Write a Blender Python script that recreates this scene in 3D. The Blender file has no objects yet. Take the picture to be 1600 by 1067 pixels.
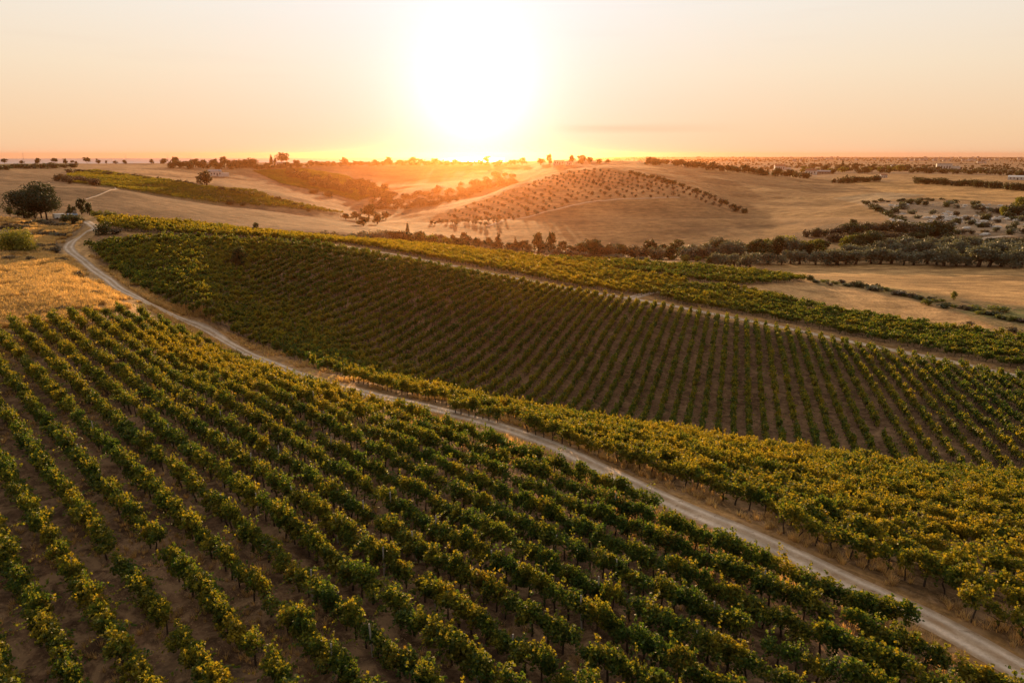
import bpy, math, random
import numpy as np
from mathutils import Vector

random.seed(7)
RNG = np.random.default_rng(7)
SC = bpy.context.scene
COL = SC.collection

# ------------------------------------------------------------------ camera, sky, sun, exposure
CZ = 100.0                                   # camera height above the datum
PITCH = math.atan(291.5 / 1067.0)
cam_d = bpy.data.cameras.new('camera')
cam_d.lens = 24.0; cam_d.sensor_width = 36.0
cam_d.clip_start = 0.5; cam_d.clip_end = 120000.0
cam = bpy.data.objects.new('camera', cam_d); COL.objects.link(cam)
cam.location = (0, 0, CZ); cam.rotation_euler = (math.pi / 2 - PITCH, 0, 0)
SC.camera = cam

SUN_AZ = math.radians(-2.9)                  # from +Y towards +X
SUN_EL = math.radians(4.7)
SUN_DIR = Vector((math.sin(SUN_AZ) * math.cos(SUN_EL), math.cos(SUN_AZ) * math.cos(SUN_EL), math.sin(SUN_EL)))
world = bpy.data.worlds.new('World'); SC.world = world
world.use_nodes = True
wn = world.node_tree; wn.nodes.clear()
W = lambda t: wn.nodes.new(t)
def wl(a, b): wn.links.new(a, b)
sky = W('ShaderNodeTexSky'); sky.sky_type = 'NISHITA'; sky.sun_disc = False
sky.sun_elevation = SUN_EL; sky.sun_rotation = SUN_AZ
sky.altitude = 150; sky.air_density = 1.0; sky.dust_density = 3.0; sky.ozone_density = 1.0
bg = W('ShaderNodeBackground'); bg.inputs['Strength'].default_value = 0.15
wo = W('ShaderNodeOutputWorld')
tc = W('ShaderNodeTexCoord')
dot = W('ShaderNodeVectorMath'); dot.operation = 'DOT_PRODUCT'; dot.inputs[1].default_value = SUN_DIR
wl(tc.outputs['Generated'], dot.inputs[0])
def wmath(op, a, b=None, clamp=False):
    n = W('ShaderNodeMath'); n.operation = op; n.use_clamp = clamp
    for i, x in enumerate((a, b)):
        if x is None: continue
        if isinstance(x, (int, float)): n.inputs[i].default_value = x
        else: wl(x, n.inputs[i])
    return n.outputs[0]
def wmix(fac, a, b, mode='MIX'):
    n = W('ShaderNodeMix'); n.data_type = 'RGBA'; n.blend_type = mode; n.clamp_factor = True
    for i, x in ((0, fac), (6, a), (7, b)):
        if isinstance(x, (int, float)): n.inputs[i].default_value = x
        elif isinstance(x, tuple): n.inputs[i].default_value = (*x, 1)
        else: wl(x, n.inputs[i])
    return n.outputs[2]
# the aureole round the low sun, as the hazy air shows it, added on top of the sky model
cd = wmath('MAXIMUM', dot.outputs['Value'], 0.0)
g1 = wmath('POWER', cd, 480.0)
g2 = wmath('POWER', cd, 190.0)
g3 = wmath('POWER', cd, 30.0)
sepd = W('ShaderNodeSeparateXYZ'); wl(tc.outputs['Generated'], sepd.inputs[0])
# thin dusty veil: pale high up, peach near the horizon
elev = wmath('MAXIMUM', sepd.outputs['Z'], 0.0)
ramp = W('ShaderNodeValToRGB'); wl(elev, ramp.inputs[0])
cr = ramp.color_ramp
cr.elements[0].position = 0.0; cr.elements[0].color = (3.65, 2.3, 1.36, 1)
cr.elements[1].position = 1.0; cr.elements[1].color = (3.6, 3.3, 3.0, 1)
for p, c in ((0.025, (3.65, 2.45, 1.46)), (0.105, (3.65, 2.95, 2.15)), (0.19, (3.5, 3.2, 2.8)), (0.30, (3.4, 3.2, 2.95)), (0.55, (3.8, 3.5, 3.2))):
    e = cr.elements.new(p); e.color = (*c, 1)
toward = wmath('POWER', wmath('MULTIPLY', wmath('ADD', dot.outputs['Value'], 1.0), 0.5), 0.6)
veil = wmix(1.0, ramp.outputs[0], toward, 'MULTIPLY')
base = wmix(0.998, sky.outputs[0], veil)
# faint streaks of cloud
mp = W('ShaderNodeMapping'); mp.inputs['Scale'].default_value = (3.0, 3.0, 55.0); wl(tc.outputs['Generated'], mp.inputs[0])
nz = W('ShaderNodeTexNoise'); nz.inputs['Scale'].default_value = 1.3; nz.inputs['Detail'].default_value = 5; wl(mp.outputs[0], nz.inputs['Vector'])
cl = wmath('MULTIPLY', wmath('SUBTRACT', nz.outputs[0], 0.58, ), 0.7, True)
base = wmix(cl, base, wmix(1.0, base, (0.86, 0.80, 0.80), 'MULTIPLY'))
# the one thin bar of cloud low to the right of the sun
def wstep(x, a, b):
    n = W('ShaderNodeMapRange'); n.interpolation_type = 'SMOOTHSTEP'; n.inputs[1].default_value = a; n.inputs[2].default_value = b; wl(x, n.inputs[0]); return n.outputs[0]
bar = wmath('MULTIPLY', wmath('MULTIPLY', wstep(sepd.outputs['Z'], 0.026, 0.034), wstep(sepd.outputs['Z'], 0.044, 0.036)), wmath('MULTIPLY', wstep(sepd.outputs['X'], 0.04, 0.10), wstep(sepd.outputs['X'], 0.34, 0.14)))
bar = wmath('MULTIPLY', bar, wmath('MULTIPLY', nz.outputs[0], 1.5), True)
base = wmix(bar, base, wmix(1.0, base, (0.93, 0.84, 0.78), 'MULTIPLY'))
def glow(col, fac, k):
    return wmix(1.0, col, wmath('MULTIPLY', fac, k), 'MULTIPLY')
out = wmix(1.0, base, glow((1.0, 1.0, 0.98), g1, 1.5), 'ADD')
out = wmix(1.0, out, glow((0.42, 0.74, 1.05), g2, 1.2), 'ADD')
out = wmix(1.0, out, glow((0.12, 0.48, 1.0), g3, 0.7), 'ADD')
wl(out, bg.inputs['Color']); wl(bg.outputs[0], wo.inputs['Surface'])

sun_d = bpy.data.lights.new('sun', 'SUN'); sun_d.energy = 5.0; sun_d.angle = math.radians(0.53)
sun_d.color = (1.0, 0.60, 0.27)
sun = bpy.data.objects.new('sun', sun_d); COL.objects.link(sun)
sun.rotation_euler = SUN_DIR.to_track_quat('Z', 'Y').to_euler()
sun.location = (0, -20, CZ + 30)

SC.view_settings.view_transform = 'Standard'; SC.view_settings.look = 'None'
SC.view_settings.exposure = 0.85; SC.view_settings.gamma = 1.0
SC.render.engine = 'CYCLES'
cy = SC.cycles
cy.max_bounces = 5; cy.diffuse_bounces = 2; cy.glossy_bounces = 1; cy.transmission_bounces = 3
cy.transparent_max_bounces = 8; cy.volume_bounces = 0
cy.sample_clamp_indirect = 6.0
cy.use_denoising = True
HAZE_DENSITY = 0.000058; HAZE_G = 0.865; HAZE_COL = (0.64, 0.26, 0.09)

# ------------------------------------------------------------------ picture <-> world helpers
F = 1067.0; U0 = 800.0; V0 = 533.5
CP, SP = math.cos(PITCH), math.sin(PITCH)
def ray(u, v):
    """azimuth and downward tangent of the line of sight through a point of the 1600x1067 frame"""
    x = (np.asarray(u, float) - U0) / F; y = (V0 - np.asarray(v, float)) / F
    dy = CP + y * SP; dz = -SP + y * CP; hr = np.hypot(x, dy)
    return np.arctan2(x, dy), -dz / hr
def project(x, y, z):
    """z relative to the camera"""
    fz = y * CP - z * SP; uy = y * SP + z * CP
    fz = np.where(fz > 0.05, fz, 0.05)
    return U0 + F * x / fz, V0 - F * uy / fz
def pchip(xk, yk, x):
    xk = np.asarray(xk, float); yk = np.asarray(yk, float)
    h = np.diff(xk); d = np.diff(yk) / h
    m = np.zeros(len(xk))
    if len(xk) > 2:
        w1 = 2 * h[1:] + h[:-1]; w2 = h[1:] + 2 * h[:-1]
        ok = (d[1:] * d[:-1]) > 0
        with np.errstate(divide='ignore', invalid='ignore'):
            mm = (w1 + w2) / (w1 / d[:-1] + w2 / d[1:])
        m[1:-1] = np.where(ok, mm, 0)
    m[0] = d[0]; m[-1] = d[-1]
    x = np.clip(x, xk[0], xk[-1])
    i = np.clip(np.searchsorted(xk, x) - 1, 0, len(xk) - 2)
    t = (x - xk[i]) / h[i]
    return ((1 + 2 * t) * (1 - t) ** 2 * yk[i] + t * (1 - t) ** 2 * h[i] * m[i]
            + t * t * (3 - 2 * t) * yk[i + 1] + t * t * (t - 1) * h[i] * m[i + 1])
def vnoise(x, y, seed=0):
    """smooth value noise, -1..1"""
    xi = np.floor(x).astype(np.int64); yi = np.floor(y).astype(np.int64)
    fx = x - xi; fy = y - yi
    fx = fx * fx * (3 - 2 * fx); fy = fy * fy * (3 - 2 * fy)
    def hsh(a, b):
        n = (a * 374761393 + b * 668265263 + seed * 982451653) & 0x7fffffff
        n = ((n ^ (n >> 13)) * 1274126177) & 0x7fffffff
        return ((n ^ (n >> 16)) & 0xffff) / 32767.5 - 1.0
    return ((hsh(xi, yi) * (1 - fx) + hsh(xi + 1, yi) * fx) * (1 - fy)
            + (hsh(xi, yi + 1) * (1 - fx) + hsh(xi + 1, yi + 1) * fx) * fy)
def fbm(x, y, seed=0, oct=4):
    s = 0; a = 0.5
    for k in range(oct):
        s = s + a * vnoise(x * 2 ** k, y * 2 ** k, seed + k); a *= 0.5
    return s

# ------------------------------------------------------------------ relief: ridge and valley lines read off the photograph
# each line runs across the view; an entry is (u, v or None, r or None, z or None), two of v / r / z given
def vz(*a): return [(u, v, None, z) for u, v, z in a]
def vr(*a): return [(u, v, r, None) for u, v, r in a]
def rz(*a): return [(u, None, r, z) for u, r, z in a]
LINES = [
    rz((0, 3, -22), (1600, 3, -22)),
    vz((0, 1150, -22), (800, 1150, -22), (1600, 1150, -22)),
    vz((0, 760, -21.5), (400, 632, -21.9), (600, 690, -22.6), (800, 780, -22.6), (1000, 860, -22.4), (1200, 930, -22.3), (1400, 1010, -22.2), (1600, 1064, -22.1)),
    vr((0, 515, 98), (100, 495, 102), (200, 475, 112), (300, 510, 113)) + vz((400, 558, -28.2), (500, 595, -27.2), (600, 622, -25.8), (700, 642, -24.6), (800, 672, -23.6), (1000, 757, -22.9), (1200, 848, -22.6), (1400, 946, -22.4), (1600, 1048, -22.2)),
    vr((0, 460, 116), (100, 455, 117), (200, 445, 131), (300, 480, 118), (400, 546, 107), (500, 580, 90)) + vz((600, 606, -26.6), (700, 627, -25.7), (800, 652, -25), (1000, 706, -25), (1200, 766, -24.6), (1400, 828, -24.2), (1600, 880, -23.8)),
    vr((0, 415, 145), (100, 415, 143), (145, 419, 148), (200, 425, 144), (300, 460, 123), (400, 538, 111), (500, 573, 95)) + vz((600, 603, -27.8), (700, 627, -27.8), (800, 650, -28.3), (1000, 683, -29.7), (1200, 713, -29.6), (1400, 743, -29.3), (1600, 766, -29)),
    vr((0, 385, 172), (100, 388, 168), (145, 397, 158), (200, 405, 152), (300, 430, 137), (400, 515, 119), (500, 557, 104)) + rz((600, 98, -33.5), (700, 96, -36), (800, 92, -38), (1000, 90, -39.5), (1200, 89, -40.5), (1400, 88, -40.5), (1600, 88, -40)),
    vr((0, 365, 192), (100, 368, 188), (145, 380, 166), (200, 390, 160), (300, 400, 153), (400, 470, 134), (500, 525, 117), (600, 580, 108), (700, 604, 105), (800, 626, 104), (1000, 658, 102), (1200, 690, 100), (1400, 716, 99), (1600, 745, 98)),
    vr((0, 348, 215), (100, 352, 212), (145, 362, 178), (200, 368, 172), (300, 372, 171), (400, 375, 173), (500, 384, 166), (600, 400, 166), (700, 418, 164), (800, 437, 162), (1000, 472, 156), (1200, 510, 150), (1400, 553, 142), (1600, 592, 136)),
    vr((0, 340, 232), (100, 336, 245), (200, 345, 198), (300, 354, 200), (400, 367, 201), (500, 376, 198), (600, 383, 202), (700, 392, 206), (800, 401, 210), (900, 408, 212), (1000, 413, 213), (1100, 419, 215), (1200, 433, 218), (1400, 458, 215), (1600, 482, 203)),
    rz((0, 330, -30), (200, 390, -42), (400, 390, -52), (600, 380, -57)) + vr((720, 400, 345), (900, 408, 335), (1000, 409, 330), (1100, 412, 325), (1200, 414, 335), (1400, 413, 345), (1600, 419, 335)),
    vr((0, 334, 420), (200, 338, 450), (400, 357, 430), (600, 366, 450), (700, 376, 440), (800, 385, 420), (1000, 386, 420), (1100, 382, 420), (1200, 372, 450), (1300, 362, 460), (1400, 362, 450), (1500, 372, 440), (1600, 378, 430)),
    vr((0, 292, 560), (100, 292, 580), (170, 294, 590), (250, 307, 590), (330, 319, 580), (400, 327, 570), (480, 338, 560), (560, 350, 560), (600, 349, 585), (700, 348, 560), (800, 345, 540), (1000, 345, 540), (1200, 345, 560), (1400, 338, 560), (1600, 345, 540)),
    vr((0, 289, 620), (100, 291, 640), (170, 298, 650), (250, 312, 650), (330, 324, 640), (400, 332, 630), (480, 343, 620), (560, 353, 610), (600, 347, 640), (700, 346, 600), (800, 343, 580), (1000, 343, 580), (1200, 343, 600), (1400, 336, 600), (1600, 343, 580)),
    vr((0, 278, 800), (200, 285, 850), (335, 287, 830), (400, 297, 800), (450, 306, 790), (520, 322, 780), (570, 334, 760), (600, 333, 750), (650, 334, 680), (700, 326, 680), (750, 311, 720), (800, 294, 770), (850, 276, 830), (900, 264, 880), (950, 262, 900), (1000, 272, 860), (1100, 298, 760), (1170, 322, 700), (1250, 326, 680), (1400, 318, 680), (1600, 325, 660)),
    vr((0, 272, 900), (200, 281, 950), (335, 290, 930), (400, 301, 895), (450, 310, 880), (520, 326, 870), (570, 336, 850), (600, 327, 860)) + rz((650, 850, -55), (750, 900, -52), (850, 950, -38), (900, 980, -28)) + vr((950, 259, 980), (1000, 267, 960), (1100, 291, 850), (1170, 310, 800), (1250, 312, 800), (1400, 308, 800), (1600, 314, 780)),
    vr((0, 263, 1200), (200, 268, 1250), (400, 280, 1300), (500, 286, 1300), (600, 290, 1300), (700, 282, 1300), (800, 272, 1300), (900, 258, 1150), (1000, 259, 1100), (1100, 270, 1100), (1200, 282, 1050), (1300, 294, 1050), (1400, 300, 1000), (1600, 306, 950)),
    vr((0, 257, 1700), (200, 256, 1800), (400, 254.5, 1900), (600, 254, 2000), (800, 253, 1900), (900, 252.5, 1400), (960, 253, 1350), (1060, 257, 1350), (1150, 265, 1400), (1300, 280, 1400), (1400, 284, 1300), (1600, 290, 1200)),
    rz((0, 2450, -38), (400, 2500, -42), (700, 2600, -42), (900, 2200, -45), (1060, 2200, -50), (1150, 2200, -50)) + vr((1300, 270, 2000), (1400, 272, 1900), (1600, 276, 1800)),
    rz((0, 4000, -75), (700, 4000, -70), (850, 3600, -45)) + vr((1000, 254.5, 3300), (1200, 256, 3300), (1600, 260, 3300)),
    rz((0, 6000, -110), (700, 6000, -100), (850, 6000, -55)) + vr((1000, 248.5, 6000), (1600, 250, 6000)),
    rz((0, 9000, -160), (700, 9000, -150), (850, 9000, -70)) + vr((1000, 245.5, 9000), (1600, 245.8, 9000)),
]
IN = np.radians(np.linspace(-40, 40, 801))
OUTA = np.radians(np.linspace(41, 80, 60))
AZ = np.concatenate([-OUTA[::-1], IN, OUTA])
LR = np.concatenate([np.log(np.linspace(2.5, 13, 12)), np.linspace(np.log(14.0), np.log(3000.0), 800), np.linspace(np.log(3040.0), np.log(9000.0), 70)])
RR = np.exp(LR)
NA, NR = len(AZ), len(LR)
nodes_r = []; nodes_z = []
for ln in LINES:
    az = []; rr = []; zz = []
    for u, v, r, z in ln:
        if v is not None:
            a, s = ray(u, v)
            if r is None: r = -z / s
            else: z = -s * r
        else:
            a, _ = ray(u, 400.0)
        az.append(float(a)); rr.append(float(r)); zz.append(float(z))
    nodes_r.append(np.exp(pchip(az, np.log(rr), AZ))); nodes_z.append(pchip(az, zz, AZ))
nodes_r = np.array(nodes_r); nodes_z = np.array(nodes_z)
for k in range(1, len(nodes_r)):
    nodes_r[k] = np.maximum(nodes_r[k], nodes_r[k - 1] * 1.015)
Z = np.zeros((NA, NR))
for i in range(NA):
    Z[i] = pchip(np.log(nodes_r[:, i]), nodes_z[:, i], LR)
GX = np.sin(AZ)[:, None] * RR[None]; GY = np.cos(AZ)[:, None] * RR[None]
amp = np.clip(RR / 600.0, 0.05, 0.9)[None]
Z = Z + 0.10 * fbm(GX / 6, GY / 6, 3) * np.clip(RR / 40, 0.4, 1)[None] + amp * fbm(GX / 45, GY / 45, 11) * np.clip(1.2 - RR / 2500, 0.1, 1)[None] + np.clip((RR - 380) / 300, 0, 1)[None] * np.clip(1.6 - RR / 1800, 0, 1)[None] * (4.2 * fbm(GX / 130 + 3, GY / 130, 15, 3) + 2.0 * fbm(GX / 45 + 9, GY / 60, 25, 3))
SLOPE = -Z / RR[None]                        # downward tangent at every node of the relief

def height(x, y):
    x = np.asarray(x, float); y = np.asarray(y, float)
    a = np.arctan2(x, y); l = np.log(np.maximum(np.hypot(x, y), 2.6))
    fi = np.clip(np.interp(a, AZ, np.arange(NA)), 0, NA - 1.001); fj = np.clip(np.interp(l, LR, np.arange(NR)), 0, NR - 1.001)
    i = fi.astype(int); j = fj.astype(int); ti = fi - i; tj = fj - j
    return ((Z[i, j] * (1 - ti) + Z[i + 1, j] * ti) * (1 - tj) + (Z[i, j + 1] * (1 - ti) + Z[i + 1, j + 1] * ti) * tj)
def ground(u, v, rmin=12.0, rmax=8900.0):
    """first ground point beyond rmin on the line of sight"""
    a, s = ray(u, v)
    fi = float(np.clip(np.interp(a, AZ, np.arange(NA)), 0, NA - 1.001)); i = int(fi); t = fi - i
    prof = SLOPE[i] * (1 - t) + SLOPE[i + 1] * t
    j0 = int(np.searchsorted(RR, rmin))
    hit = np.nonzero(prof[j0:] <= s)[0]
    j1 = int(np.searchsorted(RR, rmax))
    if len(hit) == 0 or hit[0] + j0 > j1:                # just above a crest: stand on the crest
        j = int(np.argmin(prof[j0:min(j1, NR - 40)])) + j0; r = RR[j]
    else:
        j = hit[0] + j0
        if j > j0:
            p0, p1 = prof[j - 1], prof[j]; w = (p0 - s) / max(p0 - p1, 1e-9); r = math.exp(LR[j - 1] + w * (LR[j] - LR[j - 1]))
        else: r = RR[j]
    r = min(r, rmax)
    x, y = r * math.sin(a), r * math.cos(a)
    return x, y, float(height(x, y))
def inpoly(u, v, poly):
    u = np.asarray(u, float); v = np.asarray(v, float)
    c = np.zeros(u.shape, bool); n = len(poly)
    for k in range(n):
        x0, y0 = poly[k]; x1, y1 = poly[(k + 1) % n]
        if y0 == y1: continue
        cond = ((y0 > v) != (y1 > v)) & (u < (x1 - x0) * (v - y0) / (y1 - y0) + x0)
        c ^= cond
    return c

# ------------------------------------------------------------------ object helpers
def tag(o, label=None, cat=None, group=None, kind=None):
    if label: o['label'] = label
    if cat: o['category'] = cat
    if group: o['group'] = group
    if kind: o['kind'] = kind
    return o
def link(name, me, parent=None, loc=(0, 0, 0), rotz=0.0, scale=None):
    o = bpy.data.objects.new(name, me); COL.objects.link(o)
    o.location = loc; o.rotation_euler = (0, 0, rotz)
    if scale is not None: o.scale = scale if isinstance(scale, (tuple, list)) else (scale,) * 3
    if parent: o.parent = parent
    return o
def mesh_np(name, verts, faces, mats, midx=None, smooth=False, fattr=None):
    """faces: (n,k) array or list of arrays with equal k"""
    me = bpy.data.meshes.new(name)
    if not isinstance(faces, list): faces = [faces]
    faces = [np.asarray(f, np.int32) for f in faces if len(f)]
    verts = np.asarray(verts, np.float32)
    nl = sum(f.size for f in faces); nf = sum(len(f) for f in faces)
    me.vertices.add(len(verts)); me.vertices.foreach_set('co', verts.ravel())
    me.loops.add(nl); me.loops.foreach_set('vertex_index', np.concatenate([f.ravel() for f in faces]))
    tot = np.concatenate([np.full(len(f), f.shape[1], np.int32) for f in faces])
    st = np.concatenate([[0], np.cumsum(tot)[:-1]]).astype(np.int32)
    me.polygons.add(nf); me.polygons.foreach_set('loop_start', st)
    try: me.polygons.foreach_set('loop_total', tot)
    except Exception: pass
    for m in mats: me.materials.append(m)
    if midx is not None: me.polygons.foreach_set('material_index', np.asarray(midx, np.int32))
    me.polygons.foreach_set('use_smooth', np.full(nf, bool(smooth)))
    me.update(calc_edges=True)
    if fattr:
        for k, a in fattr.items():
            at = me.attributes.new(k, 'FLOAT', 'FACE'); at.data.foreach_set('value', np.asarray(a, np.float32))
    return me

# ------------------------------------------------------------------ materials
class NT:
    def __init__(s, name):
        s.m = bpy.data.materials.new(name); s.m.use_nodes = True; s.t = s.m.node_tree; s.t.nodes.clear()
        s.out = s.t.nodes.new('ShaderNodeOutputMaterial')
    def n(s, typ, **kw):
        nd = s.t.nodes.new(typ)
        for k, v in kw.items(): setattr(nd, k, v)
        return nd
    def l(s, a, b): s.t.links.new(a, b)
    def put(s, sock, x):
        if isinstance(x, (int, float)): sock.default_value = x
        elif isinstance(x, tuple): sock.default_value = (*x, 1) if len(sock.default_value) == 4 else x
        else: s.l(x, sock)
    def math(s, op, a, b=None, clamp=False):
        nd = s.n('ShaderNodeMath', operation=op, use_clamp=clamp); s.put(nd.inputs[0], a)
        if b is not None: s.put(nd.inputs[1], b)
        return nd.outputs[0]
    def mix(s, f, a, b, mode='MIX'):
        nd = s.n('ShaderNodeMix', data_type='RGBA', blend_type=mode); s.put(nd.inputs[0], f); s.put(nd.inputs[6], a); s.put(nd.inputs[7], b)
        return nd.outputs[2]
    def pos(s): return s.n('ShaderNodeNewGeometry').outputs['Position']
    def noise(s, vec, scale, detail=4.0, rough=0.55, dist=0.0):
        nd = s.n('ShaderNodeTexNoise'); nd.inputs['Scale'].default_value = scale; nd.inputs['Detail'].default_value = detail
        nd.inputs['Roughness'].default_value = rough; nd.inputs['Distortion'].default_value = dist
        if vec is not None: s.l(vec, nd.inputs['Vector'])
        return nd.outputs[0]
    def scaled(s, vec, sc, rotz=0.0):
        nd = s.n('ShaderNodeMapping'); nd.inputs['Scale'].default_value = sc; nd.inputs['Rotation'].default_value = (0, 0, rotz); s.l(vec, nd.inputs[0]); return nd.outputs[0]
    def remap(s, x, a, b, c=0.0, d=1.0):
        nd = s.n('ShaderNodeMapRange'); nd.inputs[1].default_value = a; nd.inputs[2].default_value = b; nd.inputs[3].default_value = c; nd.inputs[4].default_value = d
        s.l(x, nd.inputs[0]); return nd.outputs[0]
    def attr(s, name, typ='GEOMETRY', out='Fac'):
        nd = s.n('ShaderNodeAttribute', attribute_name=name, attribute_type=typ); return nd.outputs[out]
    def bsdf(s, col, rough=0.9, spec=0.1, bump=None, bstr=0.3, bdist=0.05):
        b = s.n('ShaderNodeBsdfPrincipled'); s.put(b.inputs['Base Color'], col); s.put(b.inputs['Roughness'], rough)
        b.inputs['Specular IOR Level'].default_value = spec
        if bump is not None:
            bm = s.n('ShaderNodeBump'); bm.inputs['Strength'].default_value = bstr; bm.inputs['Distance'].default_value = bdist
            s.l(bump, bm.inputs['Height']); s.l(bm.outputs[0], b.inputs['Normal'])
        return b
    def done(s, sh): s.l(sh, s.out.inputs['Surface']); return s.m

def ground_material():
    k = NT('earth'); p = k.pos()
    col = k.attr('field', 'GEOMETRY', 'Color'); ti = k.attr('tilth')          # tilth: 0 smooth field .. 1 rough soil and dry weeds
    fine = k.noise(p, 1.7, 6, 0.7); mid = k.noise(p, 0.16, 4, 0.6); big = k.noise(p, 0.018, 4, 0.6)
    straw = k.noise(k.scaled(p, (1, 1, 0.2)), 0.75, 5, 0.72, 0.6)
    c = k.mix(1.0, col, k.remap(fine, 0.30, 0.70, 0.50, 1.50), 'MULTIPLY')
    c = k.mix(1.0, c, k.remap(mid, 0.30, 0.70, 0.62, 1.38), 'MULTIPLY')
    c = k.mix(1.0, c, k.remap(big, 0.33, 0.67, 0.66, 1.34), 'MULTIPLY')
    # tractor passes in the mown fields, following the lie of the land
    w = k.noise(k.scaled(p, (0.012, 0.22, 0.3), 0.35), 1.0, 3, 0.6, 0.4)
    c = k.mix(k.math('MULTIPLY', k.math('SUBTRACT', 1.0, ti), 0.75), c, k.mix(1.0, c, k.remap(w, 0.35, 0.65, 0.62, 1.34), 'MULTIPLY'))
    wd2 = k.noise(p, 0.055, 6, 0.72, 0.5)
    c = k.mix(k.math('MULTIPLY', k.remap(wd2, 0.53, 0.66), 0.55), c, k.mix(1.0, c, (0.60, 0.58, 0.45), 'MULTIPLY'))
    c = k.mix(k.math('MULTIPLY', k.remap(k.noise(p, 0.11, 6, 0.75), 0.58, 0.68), 0.45), c, k.mix(1.0, c, (1.5, 1.42, 1.3), 'MULTIPLY'))
    # plough and wheel passes between the rows
    def along(rot, ln, wd):
        nd = k.n('ShaderNodeMapping', vector_type='TEXTURE'); nd.inputs['Scale'].default_value = (ln, wd, 4); nd.inputs['Rotation'].default_value = (0, 0, rot); k.l(p, nd.inputs[0]); return nd.outputs[0]
    pl = k.noise(along(-0.777, 9.0, 0.42), 1.0, 4, 0.6)
    c = k.mix(ti, c, k.mix(1.0, c, k.remap(pl, 0.3, 0.7, 0.62, 1.42), 'MULTIPLY'))
    # clumps of dry weeds on bare soil
    c = k.mix(k.math('MULTIPLY', k.remap(straw, 0.47, 0.62), k.math('MULTIPLY', ti, 0.75)), c, (0.33, 0.205, 0.11))
    c = k.mix(k.math('MULTIPLY', k.remap(k.noise(p, 0.42, 5, 0.7), 0.54, 0.68), k.math('MULTIPLY', ti, 0.7)), c, (0.075, 0.05, 0.034))
    litter = k.math('MULTIPLY', k.remap(k.noise(p, 9.0, 3, 0.6), 0.60, 0.66), k.math('MULTIPLY', ti, k.remap(mid, 0.4, 0.6)))
    c = k.mix(k.math('MULTIPLY', litter, 0.8), c, (0.42, 0.27, 0.13))
    h = k.math('ADD', k.math('MULTIPLY', fine, 0.25), straw)
    b = k.bsdf(c, 0.95, 0.05, h, 0.9, 0.25)
    return k.done(b.outputs[0])
def road_material():
    k = NT('chalk_road'); p = k.pos(); a = k.attr('across')
    fine = k.noise(p, 5.0, 6, 0.75); mid = k.noise(p, 0.5, 4, 0.6)
    c = k.mix(k.remap(fine, 0.3, 0.7), (0.50, 0.385, 0.295), (0.72, 0.59, 0.47))
    c = k.mix(1.0, c, k.remap(mid, 0.3, 0.7, 0.75, 1.2), 'MULTIPLY')
    ruts = k.remap(k.math('ABSOLUTE', k.math('SUBTRACT', k.math('ABSOLUTE', a), 0.42)), 0.0, 0.28)
    c = k.mix(ruts, c, k.mix(1.0, c, (0.72, 0.66, 0.58), 'MULTIPLY'))
    mid_strip = k.math('MULTIPLY', k.remap(k.math('ABSOLUTE', a), 0.26, 0.08), k.remap(k.noise(p, 0.6, 5, 0.7), 0.45, 0.62))
    c = k.mix(k.math('MULTIPLY', mid_strip, 0.8), c, (0.32, 0.20, 0.11))
    c = k.mix(k.remap(k.noise(p, 1.6, 3, 0.6), 0.62, 0.70), c, k.mix(1.0, c, (0.62, 0.58, 0.54), 'MULTIPLY'))
    wd = k.math('MULTIPLY', k.remap(k.math('ABSOLUTE', a), 0.50, 0.98), k.remap(k.noise(p, 0.9, 5, 0.7), 0.32, 0.6))
    c = k.mix(wd, c, (0.30, 0.18, 0.09))
    b = k.bsdf(c, 0.95, 0.05, k.math('ADD', fine, k.math('MULTIPLY', mid, 2.0)), 0.8, 0.12)
    return k.done(b.outputs[0])
def leaf_material(name, stops, var=0.35, trans=0.52, patch=0.03, tint=False, yel=(0.27, 0.205, 0.018)):
    """stops: dark leaf colour, light leaf colour; lv = per-leaf value"""
    k = NT(name); p = k.pos()
    lv = k.attr('lv'); rnd = k.n('ShaderNodeObjectInfo').outputs['Random']
    f = k.math('ADD', k.math('MULTIPLY', lv, 0.6), k.math('MULTIPLY', rnd, 0.4))
    c = k.mix(f, stops[0], stops[1])
    if tint:
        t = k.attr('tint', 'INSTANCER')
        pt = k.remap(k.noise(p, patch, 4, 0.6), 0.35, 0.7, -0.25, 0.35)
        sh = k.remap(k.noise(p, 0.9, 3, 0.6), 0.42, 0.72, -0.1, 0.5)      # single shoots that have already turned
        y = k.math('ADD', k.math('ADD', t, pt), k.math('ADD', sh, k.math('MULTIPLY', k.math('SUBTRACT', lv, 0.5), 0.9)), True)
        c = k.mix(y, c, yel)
        red = k.math('MULTIPLY', k.remap(k.noise(p, 0.37, 3, 0.6), 0.62, 0.74), k.remap(lv, 0.3, 0.9))
        c = k.mix(k.math('MULTIPLY', red, 0.7), c, (0.28, 0.095, 0.02))
    else:
        c = k.mix(1.0, c, k.remap(k.noise(p, patch * 8, 3, 0.6), 0.3, 0.7, 1 - var, 1 + var), 'MULTIPLY')
    b = k.bsdf(c, 0.55, 0.25)
    tr = k.n('ShaderNodeBsdfTranslucent'); k.l(k.mix(1.0, c, (1.9, 1.7, 0.9), 'MULTIPLY'), tr.inputs[0])
    ms = k.n('ShaderNodeMixShader'); ms.inputs[0].default_value = trans; k.l(b.outputs[0], ms.inputs[1]); k.l(tr.outputs[0], ms.inputs[2])
    return k.done(ms.outputs[0])
def rough_material(name, a, b, scale=3.0, rough=0.85, bump=0.3, spec=0.15):
    k = NT(name); p = k.n('ShaderNodeTexCoord').outputs['Object']
    n1 = k.noise(p, scale, 5, 0.65)
    return k.done(k.bsdf(k.mix(k.remap(n1, 0.3, 0.7), a, b), rough, spec, n1, bump, 0.03).outputs[0])
M_EARTH = ground_material(); M_ROAD = road_material()
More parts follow.
